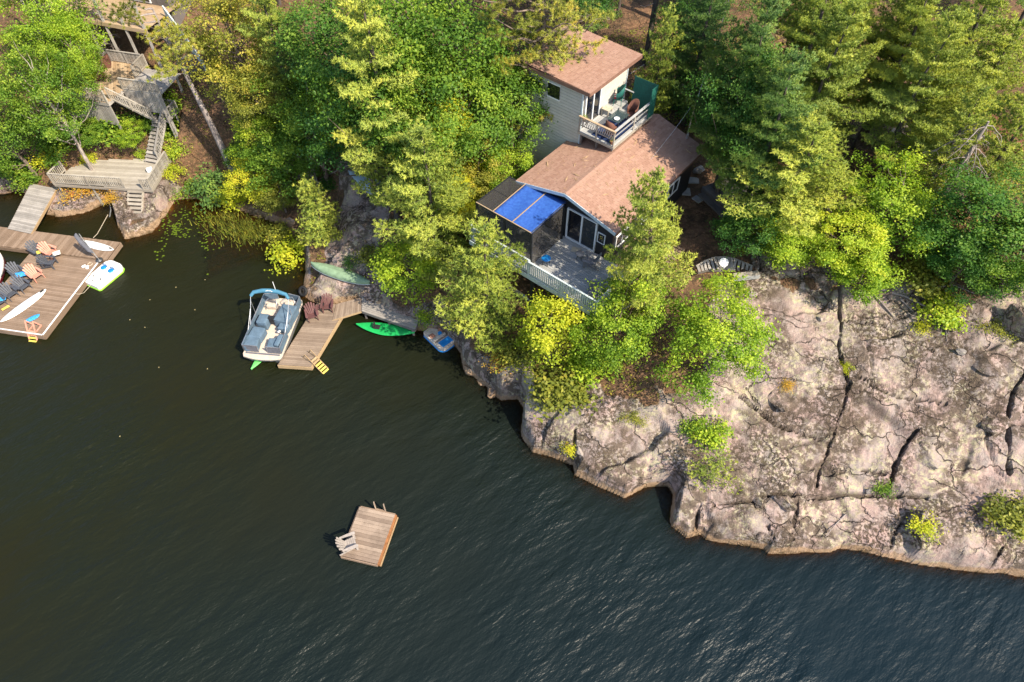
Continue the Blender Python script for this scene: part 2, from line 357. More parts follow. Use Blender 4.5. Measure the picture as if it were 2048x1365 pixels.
ROCK_POLY = [ # bare granite, outlined on the ground (px, py, height)
 [(1050,800,2),(1150,790,3),(1260,800,3.6),(1400,790,4),(1420,600,6),(1440,560,6.6),(1520,545,7),(1640,570,6.8),(1700,560,6.7),(1850,570,7.4),(1960,600,7.6),(2060,590,8),(2300,700,7),(2500,1200,0),(2048,1180,0),(1400,1100,0),(1240,1010,0),(1040,910,0)],
 [(930,740,1),(960,720,2),(1050,740,2.6),(1060,800,1),(990,810,0),(940,775,0)],
 [(640,560,1),(640,470,2),(690,350,3.6),(770,350,4),(780,450,3),(770,560,1.6),(800,600,1.5),(880,620,1.4),(900,690,0),(720,640,0),(600,610,0)],
 [(95,375,1),(210,375,1.2),(245,370,1.2),(340,380,1),(345,410,.5),(250,490,0),(230,410,0),(100,440,0)],
 [(-60,350,.8),(90,372,.8),(90,410,0),(-60,395,0)],
 [(1500,500,7),(1560,485,7.2),(1680,540,7),(1690,575,6.8),(1600,570,6.8),(1510,530,7)],
 [(1800,250,8.6),(1900,300,8.6),(1870,340,8.5),(1790,320,8.5)]]
xs = np.concatenate([np.arange(-95, -42, 1.2), np.arange(-42, -8, .19), np.arange(-8, 27, .085), np.arange(27, 38, .3), np.arange(38, 95, 1.3)])
ys = np.concatenate([np.arange(-6, 8, .8), np.arange(8, 34, .085), np.arange(34, 50, .2), np.arange(50, 120, 1.0)])
GX, GY = np.meshgrid(xs, ys)
wob = fbm(GX*1.3, GY*1.3, 3)*.30+fbm(GX*5, GY*5, 2)*.12+(np.floor(vnoise(GX*.9+3, GY*.9)*5)/5-.5)*.5
dist, spar = seg_dist(GX, GY, SHORE); wat = inside(GX, GY, WPOLY)
sd = np.where(wat, -dist, dist)+wob*sstep(0, 1.2, np.abs(dist)+.5)*.55
ZL = rbf(GX, GY)
rock = np.zeros(GX.shape)
for poly in ROCK_POLY:
    P = np.array([at(*q)[:2] for q in poly]); d, _ = seg_dist(GX, GY, np.vstack([P, P[:1]])); s = np.where(inside(GX, GY, P), d, -d)
    rock = np.maximum(rock, sstep(-.35, .5, s+fbm(GX*.9, GY*.9, 4)*2.2))
rock = np.maximum(rock, sstep(.9, .25, sd)*(sd > -.5)*.9)
# jointed slabs: warped cells with their own tilt
cx = rng.uniform(-45, 40, 420); cy = rng.uniform(6, 48, 420); ch = rng.normal(0, .13, 420); tx = rng.normal(0, .07, 420); ty = rng.normal(0, .07, 420)
wx = GX+fbm(GX*.5, GY*.5, 3)*1.6; wy = (GY+fbm(GX*.5+9, GY*.5+3, 3)*1.6)
f1 = np.full(GX.shape, 1e9); f2 = f1.copy(); idx = np.zeros(GX.shape, int)
for i in range(420):
    q = np.hypot((wx-cx[i])*.75+(wy-cy[i])*.25, (wy-cy[i])*1.05)
    m = q < f1; f2 = np.where(m, f1, np.minimum(f2, q)); idx[m] = i; f1 = np.where(m, q, f1)
edge = f2-f1
def ridged(x, y, o=3):
    t = 0; a = 1; n = 0
    for i in range(o): t = t+a*(1-np.abs(2*vnoise(x+11*i, y+5*i)-1)); n += a; a *= .5; x = x*2.1; y = y*2.1
    return t/n
ls = (GX*.42-GY*.9)*.62+fbm(GX*.35, GY*.35, 4)*3.2; saw = ls-np.floor(ls); lmask = sstep(.35, .6, vnoise(GX*.3+40, GY*.3+8))
ledge = (saw-sstep(.80, .985, saw))*.30*lmask
ls2 = (GX*.9+GY*.35)*.5+fbm(GX*.4+30, GY*.4, 4)*3; saw2 = ls2-np.floor(ls2); ledge = ledge+(saw2-sstep(.82, .985, saw2))*.24*sstep(.45, .7, vnoise(GX*.25+4, GY*.25+70))
ru = GX*.85-GY*.5; rv = GX*.5+GY*.85; rid = (ridged(ru*.5, rv*2.2)-.6)*.15+(ridged(ru*2.2, rv*6)-.6)*.05
slab = ch[idx]+tx[idx]*(wx-cx[idx])+ty[idx]*(wy-cy[idx])
crack = sstep(.11, .0, edge)*sstep(.42, .58, vnoise(GX*.35+5, GY*.35))*.75
zl = ZL+rock*(slab*sstep(0, .12, edge)+fbm(GX*.8, GY*.8, 3)*.16+ledge+rid+fbm(GX*9, GY*9, 2)*.035-crack*.16)+(1-rock)*(fbm(GX*.7, GY*.7, 4)*.35+fbm(GX*3, GY*3, 2)*.08)
zb = zl.copy(); zb[1:-1, :] = (zl[:-2, :]+2*zl[1:-1, :]+zl[2:, :])/4; zc_ = zb.copy(); zc_[:, 1:-1] = (zb[:, :-2]+2*zb[:, 1:-1]+zb[:, 2:])/4; zl = zc_+rock*(fbm(GX*7, GY*7, 2)*.05)
for pl, wd, dp in CRACKS:
    P = np.array([at(q[0], q[1], float(np.interp(q[1], [480, 700, 900, 1100], [7.2, 5.6, 3, .8])))[:2] for q in pl])
    d, _ = seg_dist(GX, GY, P); d = d+fbm(GX*2.2, GY*2.2, 3)*.22
    c = sstep(wd*.95, wd*.15, np.abs(d)); crack = np.maximum(crack, c*rock); zl = zl-c*dp*1.0*rock
# shoreline profile: cliffs where the granite meets the lake, gentle mud in the cove
px_s = np.interp(spar, np.r_[0, np.cumsum(np.hypot(*np.diff(SHORE, axis=0).T))], [q[0] for q in SHORE_PX])
cove = sstep(345, 380, px_s)*sstep(625, 590, px_s)*sstep(5, 2.5, np.where(wat, 0, dist))
run = np.maximum(.10, .30+.5*cove+.55*fbm(GX*.8, GY*.8, 3))
prof = 1-(1-np.clip(sd/run, 0, 1))**2
lowz = np.maximum(zl, .35)
zland = lowz*np.where(sd < run, prof, 1)
zland = np.where(cove > .01, zland*(1-cove)+cove*np.minimum(zland, .05+.35*np.maximum(sd, 0)), zland)
drop = 1.15*(1-cove)+.13*cove
left = sstep(700, 400, px_s)
zsea = -np.minimum(.10+drop*(1-.55*left)*np.abs(sd)+.25*np.abs(fbm(GX*.9, GY*.9, 4)), 7)
GZ = np.where(sd > 0, zland, zsea)
# level pads under decks and buildings
def pad(poly, ztop, marg=1.2):
    global GZ
    P = np.array(poly); d, _ = seg_dist(GX, GY, np.vstack([P, P[:1]])); s_ = np.where(inside(GX, GY, P), d, -d); w_ = sstep(-marg, .05, s_)
    GZ = np.where(GZ > ztop, GZ*(1-w_)+ztop*w_, GZ)
pad([(-34.4, 40.6), (-26.6, 39.9), (-26.4, 43.8), (-32.1, 43.7), (-33.9, 42.7)], 1.6); pad([(-33.6, 45.3), (-25.7, 45.0), (-25.1, 48.4), (-28.2, 49.4), (-32.7, 50.5)], 5.2); pad([(-28.4, 43.2), (-26.9, 43.0), (-26.2, 46.8), (-27.6, 47)], 2.2, .8)
pad([(11.6, 33.8), (13.7, 29.9), (16.6, 31.4), (14.8, 35.3)], 7.1); pad([(-1.4, 26.8), (3.3, 22.8), (8.2, 26.5), (5, 30)], 6.3)
def zt(x, y):
    i = min(max(int(np.searchsorted(xs, x))-1, 0), len(xs)-2); j = min(max(int(np.searchsorted(ys, y))-1, 0), len(ys)-2)
    a = (x-xs[i])/(xs[i+1]-xs[i]); b = (y-ys[j])/(ys[j+1]-ys[j])
    return float((GZ[j, i]*(1-a)+GZ[j, i+1]*a)*(1-b)+(GZ[j+1, i]*(1-a)+GZ[j+1, i+1]*a)*b)
def ground_at(px, py, lift=0.0):
    """where the view ray meets the terrain"""
    z = 3.0
    for k in range(40):
        p = at(px, py, z); z = .6*z+.4*(zt(p[0], p[1])+lift)
    return np.array([*at(px, py, z)[:2], z])
def gridmesh(name, X, Y, Z, attrs, m):
    ny, nx = X.shape; n = nx*ny; me = bpy.data.meshes.new(name)
    me.vertices.add(n); me.vertices.foreach_set('co', np.stack([X, Y, Z], -1).reshape(-1).astype(np.float32))
    ii = np.arange(n).reshape(ny, nx); q = np.stack([ii[:-1, :-1], ii[:-1, 1:], ii[1:, 1:], ii[1:, :-1]], -1).reshape(-1, 4); nf = len(q)
    me.loops.add(nf*4); me.loops.foreach_set('vertex_index', q.reshape(-1).astype(np.int32))
    me.polygons.add(nf); me.polygons.foreach_set('loop_start', (np.arange(nf)*4).astype(np.int32)); me.polygons.foreach_set('loop_total', np.full(nf, 4, np.int32))
    me.polygons.foreach_set('use_smooth', np.ones(nf, bool))
    for k, a in attrs.items():
        at_ = me.attributes.new(k, 'FLOAT', 'POINT'); at_.data.foreach_set('value', a.reshape(-1).astype(np.float32))
    me.update(calc_edges=True); me.materials.append(m); o = bpy.data.objects.new(name, me); col.objects.link(o); return o
def groundmat():
    m, t, p, N, L = newmat('granite_and_forest_floor'); g = N('NewGeometry'); pos = g.outputs['Position']
    A = lambda n: N('Attribute', attribute_name=n).outputs['Fac']
    sp = N('SeparateXYZ'); L(pos, sp.inputs[0])
    big = noise(N, L, .22, pos, 4, .6); mid = noise(N, L, .9, pos, 5, .62); spk = noise(N, L, 4.2, pos, 6, .72); fin = noise(N, L, 17, pos, 4, .7); mid2 = noise(N, L, .55, pos, 4, .6)
    # granite
    c = mixc(N, L, mrange(N, L, big, .38, .62), (.41, .285, .255), (.31, .255, .242))
    c = mixc(N, L, mth(N, L, 'MULTIPLY', mrange(N, L, mid, .42, .62), .7), c, (.50, .335, .295))
    def aniso(rz, sc):
        m1 = N('Mapping'); L(pos, m1.inputs['Vector']); m1.inputs['Rotation'].default_value = (0, 0, R(rz)); m2 = N('Mapping'); L(m1.outputs[0], m2.inputs['Vector']); m2.inputs['Scale'].default_value = sc; return m2.outputs[0]
    st = noise(N, L, 1.0, aniso(12, (.75, .14, .2)), 5, .62)
    c = mixc(N, L, mth(N, L, 'MULTIPLY', mrange(N, L, st, .50, .62), .8), c, (.13, .098, .092))
    band = noise(N, L, 1.2, aniso(30, (.5, 5, 3)), 5, .65)
    c = mixc(N, L, mth(N, L, 'MULTIPLY', mrange(N, L, band, .5, .64), .5), c, (.17, .13, .12))
    gr = mixc(N, L, .28, c, mixc(N, L, mrange(N, L, fin, .3, .7), (.07, .06, .055), (.44, .38, .34)))
    # pale and yellow-grey lichen crusts
    li = mth(N, L, 'MULTIPLY', mrange(N, L, spk, .47, .56), mrange(N, L, mid2, .45, .57))
    gr = mixc(N, L, mth(N, L, 'MULTIPLY', li, .8), gr, (.47, .43, .27))
    li2 = mth(N, L, 'MULTIPLY', mrange(N, L, spk, .56, .48), mrange(N, L, mid, .56, .46))
    gr = mixc(N, L, mth(N, L, 'MULTIPLY', li2, .35), gr, (.42, .375, .33))
    # dark moss and rock tripe
    mo = noise(N, L, 5.5, pos, 5, .74)
    sh = N('VectorMath', operation='ADD'); L(pos, sh.inputs[0]); sh.inputs[1].default_value = (31, 7, 3)
    mm = noise(N, L, .36, sh.outputs[0], 4, .6)
    dk = mth(N, L, 'MULTIPLY', mrange(N, L, mo, .48, .56), mrange(N, L, mm, .46, .56))
    gr = mixc(N, L, mth(N, L, 'MULTIPLY', dk, .88), gr, (.075, .055, .032))
    mo2 = noise(N, L, 2.3, sh.outputs[0], 6, .75); mm2 = noise(N, L, .2, sh.outputs[0], 3, .6)
    dk2 = mth(N, L, 'MULTIPLY', mrange(N, L, mo2, .45, .52), mrange(N, L, mm2, .46, .54))
    gr = mixc(N, L, mth(N, L, 'MULTIPLY', dk2, .85), gr, mixc(N, L, mrange(N, L, fin, .3, .7), (.05, .037, .027), (.16, .118, .085)))
    wv = N('VectorMath', operation='SCALE'); nn_ = N('TexNoise'); nn_.inputs['Scale'].default_value = .9; nn_.inputs['Detail'].default_value = 4; L(pos, nn_.inputs['Vector']); L(nn_.outputs[1], wv.inputs[0]); wv.inputs['Scale'].default_value = 1.5
    wa = N('VectorMath', operation='ADD'); L(aniso(24, (.5, .95, .6)), wa.inputs[0]); L(wv.outputs[0], wa.inputs[1])
    vo = N('TexVoronoi', feature='DISTANCE_TO_EDGE'); vo.inputs['Scale'].default_value = .62; L(wa.outputs[0], vo.inputs['Vector'])
    jl = mth(N, L, 'MULTIPLY', mrange(N, L, vo.outputs['Distance'], .028, .006), mrange(N, L, noise(N, L, .5, sh.outputs[0], 3), .40, .54))
    gr = mixc(N, L, mth(N, L, 'MULTIPLY', jl, .8), gr, (.06, .045, .035))
    gr = mixc(N, L, mth(N, L, 'MULTIPLY', A('crack'), .85), gr, (.055, .042, .03))
    # mineral band left by the changing lake level
    zz = mth(N, L, 'ADD', sp.outputs[2], mth(N, L, 'MULTIPLY', mth(N, L, 'SUBTRACT', mid, .5), 1.3))
    bd = mth(N, L, 'MULTIPLY', mrange(N, L, zz, .52, .34), .85)
    gr = mixc(N, L, bd, gr, mixc(N, L, mrange(N, L, fin, .3, .7), (.27, .165, .09), (.40, .28, .18)))
    wl = mrange(N, L, zz, .10, -.05); gr = mixc(N, L, mth(N, L, 'MULTIPLY', wl, .8), gr, (.11, .075, .035))
    # forest floor
    so = mixc(N, L, mrange(N, L, mid, .35, .65), (.075, .05, .032), (.19, .105, .062))
    so = mixc(N, L, mth(N, L, 'MULTIPLY', mrange(N, L, spk, .5, .62), .7), so, (.30, .17, .09))
    so = mixc(N, L, mth(N, L, 'MULTIPLY', mrange(N, L, mo, .52, .66), .6), so, (.06, .075, .025))
    so = mixc(N, L, mth(N, L, 'MULTIPLY', mrange(N, L, fin, .6, .72), .6), so, (.36, .25, .15))
    rk = mrange(N, L, mth(N, L, 'ADD', A('rock'), mth(N, L, 'MULTIPLY', mth(N, L, 'SUBTRACT', spk, .5), .9)), .42, .58)
    cc = mixc(N, L, rk, so, gr)
    L(cc, p.inputs['Base Color']); p.inputs['Roughness'].default_value = .92; p.inputs['Specular IOR Level'].default_value = .2
    hh = mth(N, L, 'ADD', mth(N, L, 'MULTIPLY', spk, .6), mth(N, L, 'ADD', mth(N, L, 'MULTIPLY', fin, .25), mth(N, L, 'MULTIPLY', dk, .25)))
    hh = mth(N, L, 'SUBTRACT', hh, mth(N, L, 'MULTIPLY', jl, .7))
    L(bumpn(N, L, hh, 1.0, .14), p.inputs['Normal']); return m
M['ground'] = groundmat()
ter = tag(gridmesh('terrain', GX, GY, GZ, {'rock': rock, 'crack': crack}, M['ground']), kind='structure')
ter.data.polygons.foreach_set('use_smooth', (rock[:-1, :-1] < .4).reshape(-1))
# boulders and slabs get the same stone without the ground masks
def stonemat(name, c1, c2, li=.5):
    m, t, p, N, L = newmat(name); pos = N('NewGeometry').outputs['Position']
    a = noise(N, L, 1.1, pos, 4, .6); s = noise(N, L, 5, pos, 6, .72); f = noise(N, L, 19, pos, 4, .7)
    c = mixc(N, L, mrange(N, L, a, .35, .65), c1, c2); c = mixc(N, L, mth(N, L, 'MULTIPLY', mrange(N, L, s, .5, .58), li), c, (.36, .33, .24))
    c = mixc(N, L, mth(N, L, 'MULTIPLY', mrange(N, L, s, .44, .36), .6), c, (.09, .075, .055)); c = mixc(N, L, .25, c, mixc(N, L, f, (.12, .11, .11), (.55, .52, .5)))
    L(c, p.inputs['Base Color']); p.inputs['Roughness'].default_value = .92; L(bumpn(N, L, mth(N, L, 'ADD', s, mth(N, L, 'MULTIPLY', f, .3)), .6, .06), p.inputs['Normal']); return m
M['stone_pale'] = stonemat('stone_pale', (.25, .205, .18), (.33, .26, .225))
M['stone_grey'] = stonemat('stone_grey', (.15, .13, .122), (.235, .19, .17), .6)
# ---- lake
def watermat():
    m, t, p, N, L = newmat('lake_water'); pos = N('NewGeometry').outputs['Position']
    dp = N('Attribute', attribute_name='depth').outputs['Fac']
    def lay(rz, sx, sy, sc, det, ro=.55):
        m1 = N('Mapping'); L(pos, m1.inputs['Vector']); m1.inputs['Rotation'].default_value = (0, 0, R(rz)); mp = N('Mapping'); L(m1.outputs[0], mp.inputs['Vector']); mp.inputs['Scale'].default_value = (sx, sy, 1)
        return noise(N, L, sc, mp.outputs[0], det, ro)
    warp = N('VectorMath', operation='ADD')
    a = lay(-46, .34, .95, .75, 4, .5); b = lay(-32, .55, 1.6, 1.3, 4, .6); c = lay(-62, 1.0, 1.8, 3.8, 3, .6); gust = lay(0, 1, 1, .09, 3)
    h = mth(N, L, 'ADD', mth(N, L, 'MULTIPLY', a, 1.0), mth(N, L, 'ADD', mth(N, L, 'MULTIPLY', b, .55), mth(N, L, 'MULTIPLY', c, .10)))
    amp = mth(N, L, 'MULTIPLY', h, mrange(N, L, gust, .34, .66, .35, 1.35))
    calm = A = N('Attribute', attribute_name='calm').outputs['Fac']
    amp = mth(N, L, 'MULTIPLY', amp, mrange(N, L, calm, 0, 1, 1, .35))
    nb = bumpn(N, L, amp, 1.0, .22)
    sx_ = N('SeparateXYZ'); L(pos, sx_.inputs[0]); deep = mrange(N, L, mth(N, L, 'ADD', mth(N, L, 'SUBTRACT', sx_.outputs[0], mth(N, L, 'MULTIPLY', sx_.outputs[1], .9)), mth(N, L, 'MULTIPLY', gust, 12)), -32, 14)  # deep follows position, not depth: weight of the painted sky reflection
    murk_and_sky = mixc(N, L, mrange(N, L, gust, .35, .65), (.0130, .0132, .0038), (.0100, .0125, .0045))
    murk_and_sky = mixc(N, L, deep, murk_and_sky, (.0052, .0138, .0195))  # blue sky reflection painted into the water colour towards the near right
    L(murk_and_sky, p.inputs['Base Color']); p.inputs['IOR'].default_value = 1.33; p.inputs['Specular IOR Level'].default_value = .36
    p.inputs['Roughness'].default_value = .36
    p.inputs['Coat Weight'].default_value = .0; p.inputs['Coat Roughness'].default_value = .2; p.inputs['Coat IOR'].default_value = 1.33
    L(nb, p.inputs['Normal']); L(nb, p.inputs['Coat Normal'])
    tr = N('BsdfTransparent'); tr.inputs[0].default_value = (.62, .45, .20, 1)
    gl = N('BsdfGlossy'); gl.inputs['Roughness'].default_value = .08; L(nb, gl.inputs['Normal'])
    fr = N('Fresnel'); fr.inputs[0].default_value = 1.33; L(nb, fr.inputs['Normal'])
    m0 = N('MixShader'); L(fr.outputs[0], m0.inputs[0]); L(tr.outputs[0], m0.inputs[1]); L(gl.outputs[0], m0.inputs[2])
    mx = N('MixShader'); L(dp, mx.inputs[0]); L(m0.outputs[0], mx.inputs[1]); L(p.outputs[0], mx.inputs[2])
    L(mx.outputs[0], t.nodes['Material Output'].inputs[0]); return m
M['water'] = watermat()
wxs = np.concatenate([np.arange(-160, -42, 4), np.arange(-42, 30, .3), np.arange(30, 160, 4)]); wys = np.concatenate([np.arange(-120, 4, 4), np.arange(4, 46, .3), np.arange(46, 52, 2)])
WX, WY = np.meshgrid(wxs, wys)
def ztv(X, Y):
    i = np.clip(np.searchsorted(xs, X)-1, 0, len(xs)-2); j = np.clip(np.searchsorted(ys, Y)-1, 0, len(ys)-2)
    return GZ[j, i]
D = np.where((WX < xs[0]) | (WX > xs[-1]) | (WY < ys[0]), 7, np.maximum(-ztv(WX, WY), 0))
dalpha = 1-np.exp(-D*1.9)
ws, wp = seg_dist(WX, WY, SHORE)
calm = sstep(6, 0, ws)*sstep(-4, -9, WX)
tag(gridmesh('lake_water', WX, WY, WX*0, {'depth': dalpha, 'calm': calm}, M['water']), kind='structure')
# ------------------------------------------------------------------ trees: a trunk with limbs and a crown of leaf-sized faces
M['leaf'] = leafmat('leaf_green', [(0, (0.038, 0.095, 0.017)), (.35, (0.087, 0.192, 0.024)), (.7, (0.208, 0.330, 0.036)), (1, (0.417, 0.503, 0.058))])
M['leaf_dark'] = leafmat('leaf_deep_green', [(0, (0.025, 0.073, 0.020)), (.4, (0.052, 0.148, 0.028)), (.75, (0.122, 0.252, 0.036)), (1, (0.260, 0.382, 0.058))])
M['leaf_lime'] = leafmat('leaf_lime', [(0, (0.087, 0.174, 0.020)), (.35, (0.208, 0.347, 0.030)), (.7, (0.435, 0.556, 0.046)), (1, (0.640, 0.640, 0.066))])
M['leaf_olive'] = leafmat('leaf_olive', [(0, (0.087, 0.113, 0.024)), (.4, (0.192, 0.226, 0.036)), (.75, (0.382, 0.382, 0.058)), (1, (0.625, 0.486, 0.083))])
M['leaf_gold'] = leafmat('leaf_gold', [(0, (0.174, 0.260, 0.024)), (.3, (0.382, 0.469, 0.032)), (.65, (0.640, 0.640, 0.046)), (.85, (0.640, 0.625, 0.049)), (1, (0.640, 0.347, 0.066))])
M['leaf_rust'] = leafmat('leaf_rust', [(0, (0.243, 0.226, 0.032)), (.4, (0.556, 0.382, 0.049)), (.8, (0.640, 0.365, 0.066)), (1, (0.640, 0.192, 0.066))])
M['needle'] = leafmat('needle_white_pine', [(0, (0.101, 0.168, 0.034)), (.35, (0.235, 0.325, 0.056)), (.7, (0.448, 0.515, 0.084)), (1, (0.627, 0.627, 0.101))], .3, soft=True)
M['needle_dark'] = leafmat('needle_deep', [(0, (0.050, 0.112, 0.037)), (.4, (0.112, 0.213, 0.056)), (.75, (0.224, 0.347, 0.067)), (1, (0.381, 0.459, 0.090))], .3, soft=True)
M['needle_gold'] = leafmat('needle_red_pine', [(0, (.14, .18, .035)), (.4, (.31, .35, .06)), (.75, (.48, .47, .07)), (1, (.62, .44, .07))], .3, soft=True)
def npmesh(name, V, k, tint):
    """V: (n, k, 3) separate k-sided faces"""
    n = len(V); me = bpy.data.meshes.new(name); me.vertices.add(n*k); me.vertices.foreach_set('co', V.reshape(-1).astype(np.float32))
    me.loops.add(n*k); me.loops.foreach_set('vertex_index', np.arange(n*k, dtype=np.int32))
    me.polygons.add(n); me.polygons.foreach_set('loop_start', np.arange(0, n*k, k, dtype=np.int32)); me.polygons.foreach_set('loop_total', np.full(n, k, np.int32))
    a = me.attributes.new('tint', 'FLOAT', 'POINT'); a.data.foreach_set('value', np.repeat(tint, k).astype(np.float32))
    me.update(calc_edges=True); return me
def unit(a): return a/np.maximum(np.linalg.norm(a, axis=-1, keepdims=True), 1e-9)
def leaves(C, Nn, size, rg, asp=.62):
    n = len(C); d = unit(np.cross(Nn, rg.normal(size=(n, 3)))); s = np.cross(Nn, d)
    L = (size*rg.uniform(.7, 1.25, n))[:, None]; W = L*asp; f = Nn*(L*.16)
    return np.stack([C-d*L*.5, C+s*W*.5+f, C+d*L*.5, C-s*W*.5+f], 1)
def limb(mb, a, b, r0, r1, rg, n=4, sag=.12, sides=5):
    a = np.array(a, float); b = np.array(b, float); L = np.linalg.norm(b-a); pts = []; rr = []
    for i in range(n+1):
        t = i/n; p = a*(1-t)+b*t+np.array([0, 0, -sag*L*math.sin(math.pi*t)])+(rg.normal(size=3)*L*.035 if 0 < i < n else 0)
        pts.append(p); rr.append(r0*(1-t)+r1*t)
    mb.tube(pts, rr, sides, cap=False)
def decid(seed, h=10., r=3.2, cb=3., nc=105, lp=150, leaf=.165, cr=.62, lean=(0, 0), squash=1.0):
    rg = np.random.default_rng(seed); tb = MB(); top = np.array([lean[0], lean[1], h*.86])
    trunk = [np.array([0, 0, -.4]), np.array([lean[0]*.1, lean[1]*.1, h*.18]), np.array([lean[0]*.3+rg.normal()*.15, lean[1]*.3+rg.normal()*.15, h*.42]), np.array([lean[0]*.65+rg.normal()*.2, lean[1]*.65+rg.normal()*.2, h*.66]), top]
    tr = .017*h; tb.tube(trunk, [tr*1.35, tr*.95, tr*.75, tr*.5, tr*.15], 8)
    ax = lambda z: np.array([np.interp(z, [p[2] for p in trunk], [p[i] for p in trunk]) for i in (0, 1, 2)])
    hc = (cb+h)/2; hh = (h-cb)/2
    dirs = unit(rg.normal(size=(nc*3, 3))); dirs = dirs[dirs[:, 2] > -.75][:nc]
    lob = np.array([1+.42*(vnoise(np.array([2.2*d[0]+seed*3.1]), np.array([2.2*d[1]+2.2*d[2]+seed]))[0]-.5)*2 for d in dirs])
    rho = (.42+.58*rg.random(nc)**.55)*lob
    C = dirs*rho[:, None]*np.array([r, r, hh*squash]); C[:, 2] += hc; C[:, :2] += np.array([ax(z)[:2] for z in C[:, 2]])*.8
    V = []; T = []; kk = 0
    for i in range(nc):
        if i % 3 == 0:
            z0 = max(cb*.7, C[i, 2]-np.hypot(*C[i, :2])*.75-.3); limb(tb, ax(min(z0, h*.8)), C[i], tr*.32, tr*.07, rg)
        n = int(lp*rg.uniform(.55, 1.4)); k = cr*rg.uniform(.65, 1.25)
        o = rg.normal(size=(n, 3))*np.array([k*.62, k*.62, k*.34]); p = C[i]+o; out = unit(p-np.array([0, 0, hc]))
        Nn = unit(out*.45+np.array([0, 0, .75])+rg.normal(size=(n, 3))*.5)
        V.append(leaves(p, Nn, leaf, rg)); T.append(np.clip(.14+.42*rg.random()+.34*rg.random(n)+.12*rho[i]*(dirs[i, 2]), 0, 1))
    V = np.concatenate(V); T = np.concatenate(T)
    return dict(trunk=tb.mesh('trunk'), crown=npmesh('crown', V, 4, T), h=h, r=r)
def blades(C, D, n, L, wd, rg, spread=.9):
    m = len(C); Cc = np.repeat(C, n, 0); Dd = np.repeat(D, n, 0); d = unit(Dd+rg.normal(size=(m*n, 3))*spread); s = unit(np.cross(d, rg.normal(size=(m*n, 3))))
    l = (L*rg.uniform(.7, 1.2, m*n))[:, None]
    return np.stack([Cc-s*wd*.5, Cc+s*wd*.5, Cc+d*l], 1)
def wpine(seed, h=12., r=2.9, cb=2.2, step=.55, nb=12, bl=.21, wd=.06, dens=1.12, sparse=0.0, up=.22):
    rg = np.random.default_rng(seed); tb = MB(); tr = .014*h
    bx = rg.normal(size=2)*.15
    tb.tube([(0, 0, -.4), (bx[0]*.5, bx[1]*.5, h*.3), (bx[0], bx[1], h*.65), (0, 0, h)], [tr*1.3, tr*.95, tr*.55, .015], 8)
    C = []; D = []; T = []; z = cb
    while z < h-.25:
        t = (z-cb)/(h-cb); prof = (1-t)**.58*(.66+.34*min(1, t*4)); nbr = rg.integers(4, 7); a0 = rg.random()*6.28
        for k in range(nbr):
            if rg.random() < sparse: continue
            a = a0+6.283*k/nbr+rg.normal()*.22; L = r*prof*rg.uniform(.45, 1.25)+.18; el = up*.3+.75*t*t+rg.normal()*.08
            dv = np.array([math.cos(a)*math.cos(el), math.sin(a)*math.cos(el), math.sin(el)]); side = np.array([-math.sin(a), math.cos(a), 0])
            b0 = np.array([0, 0, z]); tip = b0+dv*L+np.array([0, 0, up*L*.35])
            limb(tb, b0, tip, max(.012, tr*.28*(1-t)), .008, rg, 3, .07, 4); ct = rg.random()
            nst = max(3, int(L/.24*dens))
            for j in range(nst):
                q = .14+.86*(j+rg.random()*.6)/nst; base = b0+(tip-b0)*q+np.array([0, 0, -.07*L*math.sin(math.pi*q)])
                tl = (.24+.46*L*(1-q)**.7*q*1.5)
                for sg in (-1, 1):
                    nt_ = max(1, int(tl/.19*dens))
                    for e in range(nt_):
                        s = (e+.4+rg.random()*.5)/nt_*tl
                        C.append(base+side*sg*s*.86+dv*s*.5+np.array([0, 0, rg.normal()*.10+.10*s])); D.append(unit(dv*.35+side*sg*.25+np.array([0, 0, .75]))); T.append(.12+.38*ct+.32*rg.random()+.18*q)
        for j in range(int(7*dens)+3):
            a = rg.random()*6.28; q = rg.uniform(.1, .5)*(r*prof*.5+.25); C.append(np.array([math.cos(a)*q, math.sin(a)*q, z+rg.uniform(-.2, .5)])); D.append(unit(np.array([math.cos(a)*.5, math.sin(a)*.5, .8]))); T.append(.15+.5*rg.random())
        z += step*rg.uniform(.75, 1.25)
    C = np.array(C); D = np.array(D); T = np.clip(np.array(T), 0, 1)
    V = blades(C, D, nb, bl, wd, rg); return dict(trunk=tb.mesh('trunk'), crown=npmesh('crown', V, 3, np.clip(np.repeat(T, nb)+rg.normal(size=len(V))*.08, 0, 1)), h=h, r=r)
